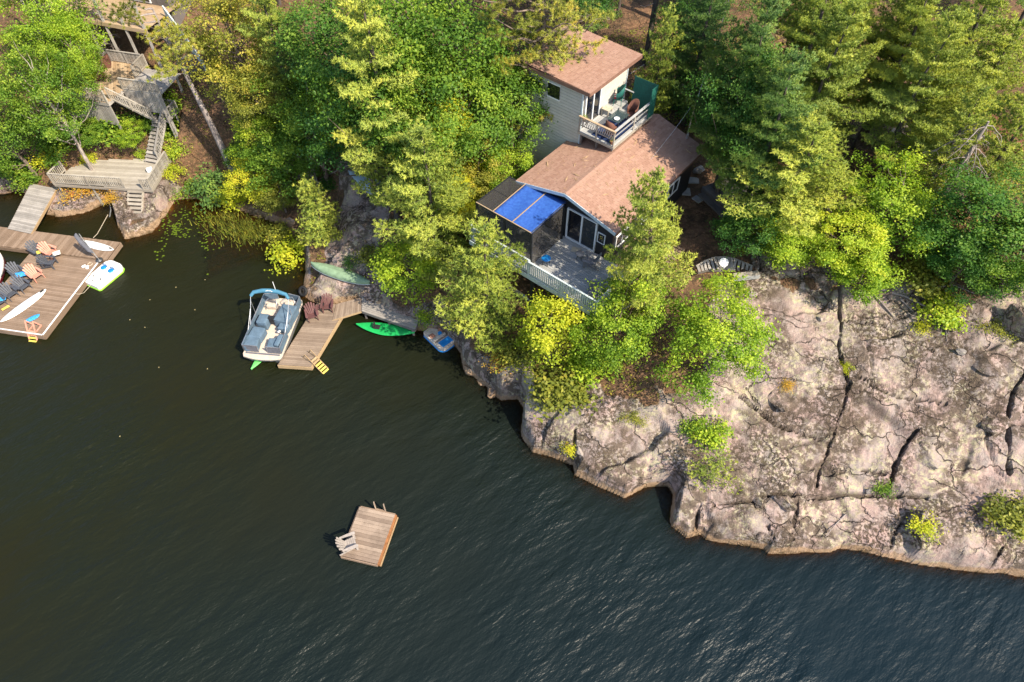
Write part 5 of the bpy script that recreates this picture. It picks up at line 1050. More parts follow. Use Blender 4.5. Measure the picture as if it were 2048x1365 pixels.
for y in (-.34, .34): MB().lathe([(.001, .0), (.17, .0), (.20, .05), (.17, .10), (.001, .04)], n=16).build('seat', M['paddle_blue'], e, location=(.35, y, .33)); MB().loft([[(.52+.03*math.cos(a), y+.2*math.cos(b), .40+.2*math.sin(b)) for a in (0, 1.57, 3.14, 4.71)] for b in [k*math.pi/8 for k in range(9)]]).build('seat_back', M['paddle_blue'], e)
for x, y in ((-.55, .35), (-.55, -.35)): MB().tube([(x-.1, y-.05, .36), (x, y, .42), (x+.08, y+.08, .38)], .03, 6).build('pedal', M['black_rubber'], e)
MB().tube([(-.15, 0, .33), (-.15, 0, .5), (-.05, .05, .52)], .02, 6).build('rudder_handle', M['alu'], e); MB().lathe([(.001, .33), (.05, .33), (.05, .345), (.001, .345)], n=10).build('cup_holder', M['black_rubber'], e, location=(-.9, .1, 0))
# ------------------------------------------------------------------ swim raft
rft = empty('swim_raft', (-8.24, 15.68, 0), R(-13), "small square wooden swim raft alone on the lake", 'raft')
for k in range(14): piece('plank', rft, (1.0+.0*k, -.1-k*.197, .34), (2.0+random.uniform(-.02, .02), .185, .045), M['raft_wood'])
barpiece('side_beam', rft, (2.04, .02, .2), (2.04, -2.76, .2), .1, .22, plain('orange_beam', (.28, .12, .045), .8, .3, 5)); barpiece('side_beam', rft, (-.03, .02, .22), (-.03, -2.76, .22), .06, .18, M['brown_wood']); barpiece('end_beam', rft, (.02, -2.8, .22), (2.0, -2.8, .22), .06, .18, M['brown_wood']); barpiece('end_beam', rft, (.02, .05, .22), (2.0, .05, .22), .06, .18, M['brown_wood']); barpiece('bumper', rft, (2.14, -.02, .1), (2.14, -2.75, .1), .06, .08, M['fresh_wood'])
for x in (.5, 1.5): piece('float', rft, (x, -1.38, .02), (.7, 2.4, .36), M['black_rubber'])
ra = empty('raft_ladder', tuple(Vector((-8.24, 15.68, .36))), R(-13), "two wooden ladder posts at the far edge of the swim raft", 'ladder')
for x in (.85, 1.4): barpiece('rail', ra, (x, .12, -.5), (x-.03, .2, .55), .05, .09, M['raft_wood'])
for z in (-.15, -.4): piece('rung', ra, (1.12, .14, z), (.5, .06, .04), M['brown_wood'])
adirondack(tuple(at(700, 1094, .37)), R(112), 'grey_chair', "bleached grey chair at the near left corner of the swim raft", s=1.1)
# floating leaves on the lake
fl = [(195, 548), (312, 540), (318, 735), (393, 745), (415, 738), (521, 741), (240, 873), (257, 852), (300, 600), (330, 620), (290, 655), (345, 690), (390, 620), (450, 640), (610, 655), (743, 678), (260, 640), (230, 700), (410, 560), (440, 585), (352, 575), (370, 660)]
LF = MB().add([(-.06, 0, 0), (0, .045, .006), (.07, 0, .003), (0, -.045, .004)], [(0, 3, 2, 1)]).mesh('leaf')
cl = empty('drifting_leaves', (0, 0, 0), 0); lm = plain('fallen_leaf', (.58, .46, .22), .8, .3, 9); tag(cl, "scattered yellow leaves drifting on the open lake", 'leaves')
for px, py in fl[::2]: p = at(px, py, .02); link('leaf', LF, cl, lm, (p[0], p[1], .02), (0, 0, random.random()*6.28), (.7, .7, .7))
# lily pads and reeds in the cove
rg_ = np.random.default_rng(77); LPm = MB().lathe([(.001, 0), (.05, .004), (.085, .002)], n=9).mesh('lily_pad'); lily = leafmat('lily_leaf', [(0, (.16, .24, .02)), (1, (.30, .36, .03))])
mb = MB(); 
for (cx_, cy_, sx_, sy_, n_) in ((385, 435, 28, 14, 80), (358, 463, 14, 8, 45), (470, 462, 45, 16, 90), (410, 485, 8, 22, 30), (335, 455, 10, 14, 26), (320, 500, 6, 14, 12)):
    for k in range(n_):
        p = at(cx_+rg_.normal()*sx_, cy_+rg_.normal()*sy_, .015); s = rg_.uniform(.5, 1.2); a0_ = rg_.random()*6.28
        if zt(p[0], p[1]) > -.02: continue
        mb.add([(p[0]+math.cos(a0_+j*.95)*.085*s, p[1]+math.sin(a0_+j*.95)*.07*s, .015+.004*rg_.random()) for j in range(6)], [tuple(range(6))])
o = mb.build('lily_pads', lily); tag(o, "yellow-green lily pads floating in the shallow cove", 'lily pads', None, 'stuff')
V = []; T = []
for k in range(1500):
    cx_, cy_ = [(470, 458), (440, 440), (500, 470), (520, 462)][k % 4]; p = at(cx_+rg_.normal()*26, cy_+rg_.normal()*13, 0)
    if zt(p[0], p[1]) > .12: continue
    hh_ = rg_.uniform(.25, .6); d = rg_.normal(size=2)*.35*hh_; s = rg_.normal(size=3); s[2] = 0; s = s/np.linalg.norm(s)*.022; b = np.array([p[0], p[1], -.02]); V.append([b-s, b+s, b+[d[0], d[1], hh_]]); T.append(rg_.random())
me = npmesh('reeds', np.array(V), 3, np.array(T)); o = link('reeds', me, None, M['leaf_olive']); tag(o, "green and rusty reeds standing in the shallow cove", 'reeds', None, 'stuff')
# ------------------------------------------------------------------ neighbour's dock on the left
nd = empty('neighbour_dock', (-30.33, 27.47, 0), R(-9.8), "large brown plank dock crowded with chairs at the left edge", 'dock')
NZ = .45
planks(nd, -5.3, 0, 0, 6.85, NZ-.02, M['brown_wood'], .135, .011, along='x')
for a, b, mm in (((.03, -.03), (.03, 6.85), 'brown_wood'), ((-5.3, -.03), (.0, -.03), 'brown_wood'), ((-5.33, 0), (-5.33, 6.85), 'brown_wood')): barpiece('skirt', nd, (*a, NZ-.22), (*b, NZ-.22), .05, .36, M[mm])
barpiece('edge_trim', nd, (.0, .0, NZ+.03), (.0, 6.85, NZ+.03), .09, .03, M['white']); barpiece('edge_trim', nd, (-5.3, .0, NZ+.03), (-.05, .0, NZ+.03), .07, .03, M['white'])
for y in (1, 3.4, 5.9): piece('float', nd, (-2.6, y, .05), (4.8, 1.2, .4), M['black_rubber'])
nw = empty('neighbour_walkway', (-29.18, 34.32, 0), R(-9.8), "plank walkway strip across the head of the left dock", 'walkway')
planks(nw, -9.2, .5, .03, 1.85, NZ+.0, M['brown_wood'], .14, .012, along='y'); barpiece('skirt', nw, (-9.2, 0, NZ-.2), (.5, 0, NZ-.2), .05, .32, M['brown_wood']); barpiece('skirt', nw, (.54, 0, NZ-.2), (.54, 1.85, NZ-.2), .05, .32, M['brown_wood']); barpiece('skirt', nw, (-9.2, 1.88, NZ-.2), (.5, 1.88, NZ-.2), .05, .32, M['brown_wood'])
for x in (-8, -4.5, -1): piece('float', nw, (x, .8, .05), (1.6, 1.3, .4), M['black_rubber'])
rm_ = empty('neighbour_ramp', (0, 0, 0), 0, "long grey plank ramp from the left walkway to the lower deck", 'ramp')
a0 = at(62, 468, .52); a1 = at(16, 458, .52); b0_ = at(113, 378, 1.15); b1_ = at(62, 368, 1.15)
for k in range(26): t = (k+.5)/26; barpiece('plank', rm_, a0*(1-t)+b0_*t, a1*(1-t)+b1_*t, .185, .04, M['grey_wood'])
barpiece('stringer', rm_, a0-[0, 0, .1], b0_-[0, 0, .1], .06, .2, M['fresh_wood']); barpiece('stringer', rm_, a1-[0, 0, .1], b1_-[0, 0, .1], .06, .2, M['brown_wood'])
def npx(px, py, z=NZ+.005): p = at(px, py, z); return (p[0], p[1], z)
CH = [(80, 509, -52, 'charcoal_plastic', "charcoal chair with a yellow cloth at the back of the left dock"), (104, 511, -50, 'coral_plastic', "coral chair holding a printed towel at the back of the left dock"), (103, 533, -25, 'charcoal_plastic', "charcoal chair in front of the rear coral chair"),
 (40, 553, -62, 'charcoal_plastic', "charcoal chair loaded with blue towels beside the red boat"), (76, 557, -58, 'coral_plastic', "coral chair in the middle of the left dock"), (51, 579, -56, 'charcoal_plastic', "charcoal chair behind the white paddle board"), (26, 594, -58, 'charcoal_plastic', "charcoal chair near the left edge by the white paddle board"), (2, 611, -60, 'charcoal_plastic', "charcoal chair cut off by the left edge of the picture")]
for px, py, a, mm, lb in CH: p = npx(px, py); adirondack(p, R(-a+(-90) if False else 60+(a+55)), mm, lb, s=1.08)
def cloth(px, py, d, z, mm, label, rz, name='towel'): 
    p = at(px, py, z); o = softbox((p[0], p[1], z), (d[0], d[1], .05), mm, None, name, rz, .02, .05); tag(o, label, 'towel' if name == 'towel' else name.replace('_', ' ')); return o
cloth(79, 504, (.4, .34), .88, 'yellow_cloth', "yellow cloth on the charcoal chair at the back of the left dock", .6); cloth(113, 507, (.5, .42), .86, 'towel_white', "white printed towel on the rear coral chair", .5); cloth(42, 549, (.75, .5), .9, 'towel_blue', "bright blue patterned towels heaped on the charcoal chair by the red boat", .4); cloth(4, 598, (.5, .4), .9, 'towel_blue', "blue towel at the left edge of the dock", .4); cloth(58, 561, (.4, .3), .72, 'black_rubber', "black bag beside the coral chair on the left dock", .3, 'bag'); cloth(11, 616, (.5, .2), .55, 'yellow_cloth', "yellow float beside the white paddle board", .9, 'float')
def board(a, b, W, label, mm, name='paddle_board', z=NZ, fin=True):
    A_ = np.array(npx(*a, z+.06)); B_ = np.array(npx(*b, z+.06)); c = (A_+B_)/2; L = np.linalg.norm(B_-A_); e = empty(name, tuple(c), math.atan2(B_[1]-A_[1], B_[0]-A_[0]), label, name.replace('_', ' ')); secs = []
    for i in range(17):
        t = -1+2*i/16; w_ = W/2*max(.02, 1-abs(t)**2.4)**.62; secs.append([(t*L/2, w_*math.cos(q), .035*math.sin(q)+.05*t**4) for q in [k*math.pi/5 for k in range(10)]])
    MB().loft(secs).build('board', M[mm], e)
    if fin: MB().prism([(L*.38, -.008), (L*.46, -.008), (L*.46, .008), (L*.38, .008)], .02, .2).build('fin', M['black_rubber'], e)
    piece('stripe', e, (.2, .0, .037), (L*.16, .012, .006), M['black_rubber']); return e
board((2, 645), (93, 580), .74, "long white paddle board lying across the left dock", 'white_gloss'); board((160, 483), (228, 501), .66, "white surfboard on the end of the left walkway", 'white_gloss', 'surfboard', NZ+.03); board((52, 643), (80, 630), .42, "small blue and white wakeboard beside the dock ladder", 'towel_blue', 'wakeboard', NZ, False)
# closed umbrella leaning over the walkway
ub = at(199, 521, NZ+.05); ut = at(158, 468, NZ+2.2); e = empty('closed_umbrella', tuple(ub), 0, "closed grey umbrella leaning beside the white surfboard", 'umbrella'); dv = Vector(tuple(ut-ub))
MB().tube([(0, 0, 0), dv*.5, dv], .03, 8).build('pole', M['alu'], e); pe = dv.cross(Vector((0, 0, 1))).normalized(); of = Vector((-.28, -.05, -.0))
MB().tube([dv*.28+of*.1, dv*.4+of*.5, dv*.7+of*.9, dv*.95+of*.95, dv*1.02+of*.6], [.05, .17, .17, .14, .05], 9).build('folded_canopy', M['grey_cloth'], e); MB().lathe([(.001, 0), (.25, 0), (.24, .06), (.04, .09), (.04, .2), (.001, .2)], n=16).build('base', M['steel_dark'], e)
# rope, cleats and ladder
MB().tube([npx(216, 430, .3), npx(205, 450, .25), npx(195, 468, .35), npx(187, 476, .5)], .022, 6).build('mooring_rope', M['rope']); tag(bpy.data.objects['mooring_rope'], "thick rope from the left walkway to the shore pipe", 'rope')
MB().tube([npx(150, 588, .5), npx(158, 589, .42), npx(168, 586, .3), npx(178, 575, .36), npx(182, 570, .42)], .015, 6).build('tether_rope', M['rope']); tag(bpy.data.objects['tether_rope'], "slack rope tying the white pedal boat to the left dock", 'rope')
MB().tube([tuple(at(218, 398, .8)), tuple(at(222, 420, .25)), tuple(at(219, 438, -.1))], .06, 8).build('shore_pipe', M['steel_dark']); tag(bpy.data.objects['shore_pipe'], "dark grey pipe running into the water between two shore rocks", 'pipe')
for i, (px, py) in enumerate(((168, 533), (175, 535))): o = softbox(npx(px, py, NZ+.07), (.3, .2, .12), 'white', None, 'white_fender', .8+i, .05, .02); tag(o, ["white fender on the left dock by its right edge", "second white fender beside the rope coil on the left dock"][i], 'fender')
MB().tube([(npx(181, 530)[0]+.16*math.cos(k*.7), npx(181, 530)[1]+.16*math.sin(k*.7), NZ+.02+.004*k) for k in range(22)], .014, 5).build('rope_coil', M['rope']); tag(bpy.data.objects['rope_coil'], "coil of pale rope on the left dock's right edge", 'rope')
lb_ = at(66, 664, NZ); e = empty('bent_dock_ladder', (lb_[0], lb_[1], NZ), R(-8), "coral painted ladder at the near end of the left dock", 'ladder')
for sx in (-.27, .27):
    barpiece('rail', e, (sx, .55, .02), (sx-.05, .3, .72), .05, .08, M['coral_plastic']); barpiece('rail', e, (sx-.05, .32, .72), (sx, -.35, -.4), .05, .08, M['coral_plastic']); barpiece('rail', e, (sx, .55, .03), (sx, .0, .05), .05, .06, M['coral_plastic'])
for k in range(4): piece('rung', e, (0, -.05-k*.13, .08-k*.17), (.52, .12, .03), M['coral_plastic'] if k < 2 else M['yellow_cloth'])
# red-covered runabout
rbt = empty('covered_runabout', (-36.25, 32.1, 0), R(93), "white and maroon runabout under a red cover at the left edge", 'boat'); secs = []
def bsec(t):
    w_ = 1.05*max(.03, 1-max(0, (t-.35)/.65)**2.2)**.6; return w_
secs = [[(-2.6+5.2*t, bsec(t)*x, z_+.18*t*t) for x, z_ in ((-1, .75), (-.97, .45), (-.75, .02), (0, -.2), (.75, .02), (.97, .45), (1, .75), (.9, .78), (0, .8), (-.9, .78))] for t in [i/14 for i in range(15)]]
MB().loft(secs).build('hull', M['white_gloss'], rbt); MB().loft([[(-2.6+5.2*t, bsec(t)*1.012*x, z_+.18*t*t) for x, z_ in ((-1, .5), (-.985, .3), (-.78, .0), (0, -.22), (.78, .0), (.985, .3), (1, .5))] for t in [i/14 for i in range(15)]], close=False, caps=False).build('hull_band', M['maroon'], rbt)
cv = MB(); cs2 = [[(-2.55+5.0*t, bsec(t)*.93*x, .78+.18*t*t+(.42*math.sin(math.pi*min(t*1.2+.12, 1))**.7)*(1-abs(x)**2.2)) for x in [-1+k/5 for k in range(11)]] for t in [i/14 for i in range(15)]]
cv.loft(cs2, close=False, caps=False).build('cover', M['red_cover'], rbt)

for k in range(9): piece('lettering_stroke', rbt, (.35+k*.11, -1.035+.0*k, .62), (.05+.03*(k % 2), .012, .1+.04*(k % 3 == 0)), M['black_paint'], rot=(R(-4), R(15), 0))
# ------------------------------------------------------------------ lower deck, stairs and upper terrace of the left house
LZ = 2.0
ldk = empty('lower_left_deck', (0, 0, 0), 0, "grey railed deck just above the left shore rocks", 'deck')
polyplanks(ldk, [(-34.3, 40.75), (-26.75, 40.05), (-26.5, 43.7), (-32.1, 43.6), (-33.8, 42.6)], LZ-.02, M['stair_wood'], R(-4), .15, .012)
for a, b in (((-34.3, 40.72), (-26.72, 40.02)), ((-26.72, 40.02), (-26.47, 43.7))): barpiece('rim_board', ldk, (*a, LZ-.14), (*b, LZ-.14), .05, .2, M['stair_wood'])
for x, y in ((-34.1, 40.85), (-31.5, 40.65), (-29, 40.4), (-26.9, 40.25), (-26.7, 43.4), (-26.8, 41.9)):
    wz = zt(x, y); piece('post', ldk, (x, y, (LZ-.05+wz-.3)/2), (.12, .12, LZ-wz+.25), M['stair_wood'])
railing(ldk, (-34.3, 40.75), (-28.75, 40.23), LZ, LZ, .92, M['stair_wood'], .15, 2.7, .05, .11); railing(ldk, (-27.35, 40.1), (-26.72, 40.05), LZ, LZ, .92, M['stair_wood'], .15, .6, .05, .11); railing(ldk, (-26.72, 40.05), (-26.5, 43.4), LZ, LZ, .92, M['stair_wood'], .15, 1.7, .05, .13); railing(ldk, (-34.3, 40.75), (-34.0, 42.2), LZ, LZ, .92, M['stair_wood'], .15, 1.5, .05, .11)
s1 = empty('shore_stair', (0, 0, 0), 0, "open wooden stair from the lower deck down to the shore rock", 'stairs'); stairs(s1, (-28.05, 40.15, LZ-.1), (-28.15, 38.75, .75), 1.15, 6, M['stair_wood'], tread=.26)
s2 = empty('garden_stair', (0, 0, 0), 0, "long weathered stair climbing from the lower deck to the landing", 'stairs'); stairs(s2, (-27.1, 45.6, 4.15), (-27.75, 43.1, LZ+.12), 1.05, 11, M['grey_wood'], tread=.28); railing(s2, (-27.15, 43.3), (-26.5, 45.5), LZ+.1, 4.15, .95, M['grey_wood'], .15, 1.2, .045, .15)
s3 = empty('stair_landing', (0, 0, 0), 0, "small railed landing between the two left stair flights", 'landing'); polyplanks(s3, [(-27.7, 45.5), (-26.2, 45.3), (-25.9, 46.7), (-27.4, 46.9)], 4.18, M['grey_wood'], R(-8)); railing(s3, (-26.2, 45.3), (-25.9, 46.7), 4.2, 4.2, .95, M['grey_wood'], .13, 1.4, .045, .13); railing(s3, (-25.9, 46.7), (-27.0, 46.9), 4.2, 4.2, .95, M['grey_wood'], .13, 1.2, .045, .12)
for x, y in ((-27.5, 45.6), (-26.3, 45.5), (-26.1, 46.5)): piece('post', s3, (x, y, 3.3), (.12, .12, 1.7), M['grey_wood'])
UZ = 6.5
s4 = empty('upper_stair', (0, 0, 0), 0, "upper stair flight with railing below the wicker terrace", 'stairs'); stairs(s4, (-29.3, 45.35, UZ-.05), (-27.3, 45.95, 4.25), 1.0, 10, M['grey_wood'], tread=.27); railing(s4, (-29.4, 44.75), (-27.35, 45.4), UZ, 4.3, .95, M['stair_wood'], .12, 1.3, .045, .12)
ut_ = empty('wicker_terrace', (0, 0, 0), 0, "tan board terrace with railing in front of the left house", 'deck')
polyplanks(ut_, [(-33.5, 45.4), (-29.45, 44.3), (-28.9, 46.2), (-28.2, 49.3), (-32.6, 50.4)], UZ-.02, M['rail_top'], R(-70), .15, .012)
for a, b in (((-33.5, 45.4), (-29.45, 44.3)), ((-29.45, 44.3), (-28.2, 49.3))): barpiece('rim_board', ut_, (*a, UZ-.16), (*b, UZ-.16), .05, .26, M['grey_wood'])
for k in range(26): t = k/25; x = -33.4+t*3.9; y = 45.42-t*1.06; piece('skirt_board', ut_, (x, y, UZ-1.1), (.13, .03, 1.7), M['grey_wood'], rz=R(-15))
railing(ut_, (-33.5, 45.4), (-29.45, 44.3), UZ, UZ, .95, M['stair_wood'], .12, 1.4, .045, .12); railing(ut_, (-28.9, 46.0), (-25.9, 45.3), UZ+.0, UZ, .95, M['stair_wood'], .12, 1.5, .045, .12); railing(ut_, (-28.5, 47.6), (-28.2, 49.3), UZ, UZ, .95, M['stair_wood'], .12, 1.2, .045, .12)
for k in range(22): piece('skirt_board', ut_, (-28.9+k*.14, 46.0-k*.033, UZ-.85), (.125, .03, 1.6), M['grey_wood'], rz=R(-13))
polyplanks(ut_, [(-28.9, 46.0), (-25.9, 45.3), (-25.3, 48.2), (-28.2, 48.9)], UZ-.025, M['grey_wood'], R(-14), .15, .012)
for x, y in ((-33.3, 45.5), (-31.4, 45.0), (-29.6, 44.5), (-26.1, 45.5), (-25.6, 47.9)): wz = zt(x, y); piece('post', ut_, (x, y, (UZ+wz)/2-.15), (.14, .14, UZ-wz+.3), M['grey_wood'])
railing(ut_, (-32.6, 50.3), (-28.4, 49.25), UZ, UZ, .95, M['grey_wood'], .12, 1.4, .045, .12)
def wickerseat(loc, rz, wdt, label, dep=.85):
    e = empty('wicker_sofa' if 'sofa' in label else 'wicker_armchair', loc, rz, label, 'sofa' if 'sofa' in label else 'armchair'); softbox((0, 0, .22), (wdt, dep, .4), 'wicker', e, 'base', r=.04, bulge=.01); softbox((0, dep*.42, .55), (wdt, .16, .45), 'wicker', e, 'backrest', r=.05, bulge=.01)
    for sx in (-1, 1): softbox((sx*(wdt/2-.07), -.03, .48), (.14, dep*.85, .28), 'wicker', e, 'arm', r=.04, bulge=.01)
    softbox((0, -.06, .44), (wdt-.3, dep*.68, .12), 'wicker', e, 'cushion', r=.04, bulge=.01); return e
wickerseat(tuple(at(158, 128, UZ)), R(60), 1.0, "brown wicker armchair at the terrace's left end"); wickerseat(tuple(at(186, 124, UZ)), R(-20), 1.0, "brown wicker armchair under the grey umbrella"); wickerseat(tuple(at(190, 156, UZ)), R(165), 1.25, "brown wicker sofa nearest the terrace rail"); wickerseat(tuple(at(212, 133, UZ)), R(-70), .85, "dark wicker armchair with tan cushion on the terrace")
b_ = at(178, 130, UZ); t_ = at(148, 72, UZ+2.4); e = empty('terrace_umbrella', tuple(b_), 0, "closed pale grey umbrella standing among the wicker seats", 'umbrella'); dv = Vector((-.25, .3, 2.6)); MB().tube([(0, 0, 0), dv], .03, 8).build('pole', M['alu'], e); MB().tube([dv*.35, dv*.55, dv*.85, dv*1.02], [.06, .15, .13, .04], 9).build('folded_canopy', M['grey_chair'], e)
MB().lathe([(.001, 0), (.24, 0), (.22, .06), (.04, .08), (.001, .08)], n=14).build('base', M['steel_dark'], e)
# upper house: balcony, wall and roof edge of the left house
hb = empty('left_house_balcony', (0, 0, 0), 0, "timber balcony of the left house at the top left corner", 'balcony'); BZ_ = 9.5
polyplanks(hb, [(-37.5, 52.4), (-26.9, 49.0), (-25.6, 53.0), (-36.2, 56.5)], BZ_, M['rail_top'], R(-18), .15, .01)
barpiece('rim_board', hb, (-37.5, 52.36, BZ_-.15), (-26.88, 48.96, BZ_-.15), .06, .3, M['rail_top']); barpiece('top_rail', hb, (-37.5, 52.4, BZ_+1.0), (-27, 49.05, BZ_+1.0), .13, .05, M['rail_top'])
for k in range(7): t = k/6; piece('post', hb, (-37.3+t*10.2, 52.4-t*3.27, BZ_-1.2), (.15, .15, 6.3 if k % 2 == 0 else 4.4), M['grey_wood'])
for k in range(14): t = (k+.5)/14; barpiece('joist', hb, (-37.4+t*10.4, 52.5-t*3.35, BZ_-.14), (-36.3+t*10.4, 56.0-t*3.35, BZ_-.14), .06, .2, M['stair_wood'])
hw = empty('left_house', (0, 0, 0), 0, "grey boarded left house half hidden behind its balcony", 'house'); MB().prism([(-36.5, 55.6), (-26.2, 52.3), (-24.2, 58.3), (-34.5, 61.6)], 5.0, 12.2).build('wall', M['dark_wood'], hw); MB().prism([(-37.1, 55.0), (-25.8, 51.4), (-23.5, 58.6), (-34.8, 62.3)], 12.2, 12.45).build('roof', M['fascia_brown'], hw)
for t in (.2, .5, .78): wn_ = MB().box((-36.5+10.3*t+.02, 55.6-3.3*t-.05, 10.6), (1.6, .06, 1.9), rz=R(-17.8)).build('window', M['white'], hw); MB().box((-36.5+10.3*t, 55.6-3.3*t-.09, 10.6), (1.4, .04, 1.7), rz=R(-17.8)).build('pane', M['dark_glass'], wn_)
br_ = empty('side_bridge', (0, 0, 0), 0, "dark railed stair at the right end of the left house", 'stairs'); stairs(br_, (-26.4, 50.4, 9.4), (-23.8, 47.8, 6.8), 1.1, 11, M['dark_wood']); railing(br_, (-26.0, 50.9), (-23.3, 48.2), 9.4, 6.8, .95, M['rail_paint'], .14, 1.3, .04, .1)
o = softbox((*at(299, 340, LZ+.18)[:2], LZ+.18), (.42, .3, .3), 'white', None, 'white_box', .5, .03, .01); tag(o, "small white box on the lower deck beside the rail", 'box')
# ------------------------------------------------------------------ loose stones, slabs, driftwood, low plants
from mathutils import noise as mnoise
def boulder(px, py, d, label, mm='stone_pale', seed=0, sink=.35, rz=None, cuts=16, name='boulder'):
    import bmesh
    rg = random.Random(seed+int(px)); bm = bmesh.new(); bmesh.ops.create_icosphere(bm, subdivisions=4, radius=1)
    pl = [Vector((rg.gauss(0, 1), rg.gauss(0, 1), rg.gauss(0, .8))).normalized() for _ in range(cuts)]; of = [rg.uniform(.5, .82) for _ in pl]
    for v in bm.verts:
        for n, o in zip(pl, of):
            e = v.co.dot(n)-o
            if e > 0: v.co -= n*e
        v.co += v.co.normalized()*(mnoise.noise(v.co*2.3+Vector((seed, px, 0)))*.05+mnoise.noise(v.co*7)*.035)
        v.co = Vector((v.co.x*d[0]/2, v.co.y*d[1]/2, v.co.z*d[2]/2))
    me = bpy.data.meshes.new(name); bm.to_mesh(me); bm.free(); me.materials.append(M['ground'] if d[0] > .9 else M[mm])
    ra_ = me.attributes.new('rock', 'FLOAT', 'POINT'); ra_.data.foreach_set('value', [1.0]*len(me.vertices))
    p = ground_at(px, py); o = bpy.data.objects.new(name, me); col.objects.link(o); o.location = (p[0], p[1], p[2]+d[2]*(.5-sink)); o.rotation_euler = (rg.uniform(-.1, .1), rg.uniform(-.1, .1), rg.random()*6.28 if rz is None else rz)
    return tag(o, label, 'rock')
for a in [(1562, 808, (2.0, 1.5, .8), "pale angular block right of the broad oak on the rock", 'stone_pale', 1, .45), (1968, 715, (2.2, 3.2, 1.2), "large pale slab near the right edge above the rock slope", 'stone_pale', 2, .72), (1920, 705, (.7, .5, .5), "small blue-grey stone left of the large pale slab", 'stone_grey', 3, .3),
 (1868, 905, (3.0, 2.8, 1.3), "big grey slab standing proud of the lower rock", 'stone_grey', 4, .74), (1570, 1010, (1.6, .9, .9), "brown block lying in the rock ledge", 'stone_grey', 5, .4), (1520, 1000, (1.3, .9, .8), "lichened block left of the brown block on the ledge", 'stone_pale', 6, .45),
 (2035, 650, (2.4, 1.6, 1.8), "dark cracked boulder at the right edge", 'stone_grey', 7, .35), (1990, 840, (1.6, 2.2, .9), "jointed stone by the right-hand crevice", 'stone_grey', 8, .7), (1440, 145, (2.6, 1.4, 1.0), "rounded forest boulder beside the overhead wire", 'stone_grey', 9, .4), (1365, 180, (1.4, 1.1, .9), "pale boulder behind the privacy screen", 'stone_pale', 10, .35),
 (1318, 215, (1.2, 1.0, .7), "grey boulder at the cottage roof's back corner", 'stone_grey', 11, .3), (965, 770, (1.0, .6, .5), "half sunken stone at the water below the cliff", 'stone_pale', 12, .4), (1395, 345, (.8, .6, .4), "stone heap beside the paving", 'stone_grey', 13, .3), (30, 372, (2.6, 1.2, .9), "grey shore rock at the left edge", 'stone_grey', 14, .4), (580, 445, (1.1, .8, .6), "dark shore rock behind the young bright pine", 'stone_grey', 15, .35), (1640, 640, (.5, .35, .3), "small loose stone on the upper rock slope", 'stone_pale', 16, .3), (1430, 600, (.6, .4, .3), "small stone below the satellite dish", 'stone_pale', 17, .3), (1505, 590, (.7, .5, .3), "flat stone below the plank bench", 'stone_pale', 18, .35),
 (1735, 985, (.5, .4, .35), "small dark stone on the ledge by the green bush", 'stone_grey', 19, .3), (545, 460, (.9, .6, .5), "wet stone at the reed edge", 'stone_grey', 20, .4), (1160, 905, (.8, .6, .5), "block in the cleft of the shore cliff", 'stone_pale', 21, .4), (985, 785, (1.6, 1.0, .9), "jutting block at the foot of the cliff", 'stone_grey', 22, .4), (940, 745, (1.2, .8, .9), "grey block on the shore below the ragged pine", 'stone_grey', 23, .4)]: boulder(*a)
def log(pts, r, label, br=0):
    P = [ground_at(*q[:2])+np.array([0, 0, .06+(q[2] if len(q) > 2 else 0)]) for q in pts]; b = P[0].copy(); mb = MB(); mb.tube([p-b for p in P], [r*(1-.6*i/(len(P)-1)) for i in range(len(P))], 6)
    e = empty('fallen_branch', tuple(b), 0, label, 'log'); mb.build('stem', M['bark_dead'], e); rg = np.random.default_rng(int(pts[0][0]))
    for k in range(br):
        i = rg.integers(0, len(P)-1); q = (P[i]*.5+P[i+1]*.5)-b; m2 = MB(); limb(m2, q, q+np.array([rg.normal()*.5, rg.normal()*.5, rg.uniform(.05, .5)]), .02, .007, rg, 3, -.05, 4); m2.build('twig', M['bark_dead'], e)
log([(1732, 575), (1760, 605), (1790, 640)], .07, "long grey fallen branch on the bare soil by the small oak", 2); log([(1760, 580), (1810, 595), (1860, 620)], .09, "thick weathered fallen trunk above the round lime bush", 7); log([(1800, 600), (1825, 625), (1850, 650)], .05, "forked fallen branch left of the round lime bush", 6); log([(1915, 635), (1960, 655), (2000, 665)], .06, "fallen branch right of the round lime bush", 3); log([(1690, 1030), (1670, 1050), (1650, 1075)], .04, "thin dead stick on the lower rock", 2); log([(1850, 585), (1900, 570), (1950, 590)], .05, "dead branch lying below the olive bush", 6); log([(1640, 430), (1600, 455), (1580, 480)], .05, "dead branch under the lowest pine plume", 5); log([(700, 330), (670, 345), (640, 360)], .06, "fallen stick at the top of the lichened rock", 4); log([(1880, 640), (1890, 660), (1893, 685)], .04, "short driftwood stick below the round lime bush", 2); log([(1330, 105), (1290, 130), (1260, 150)], .08, "fallen log in the shaded clearing", 1)
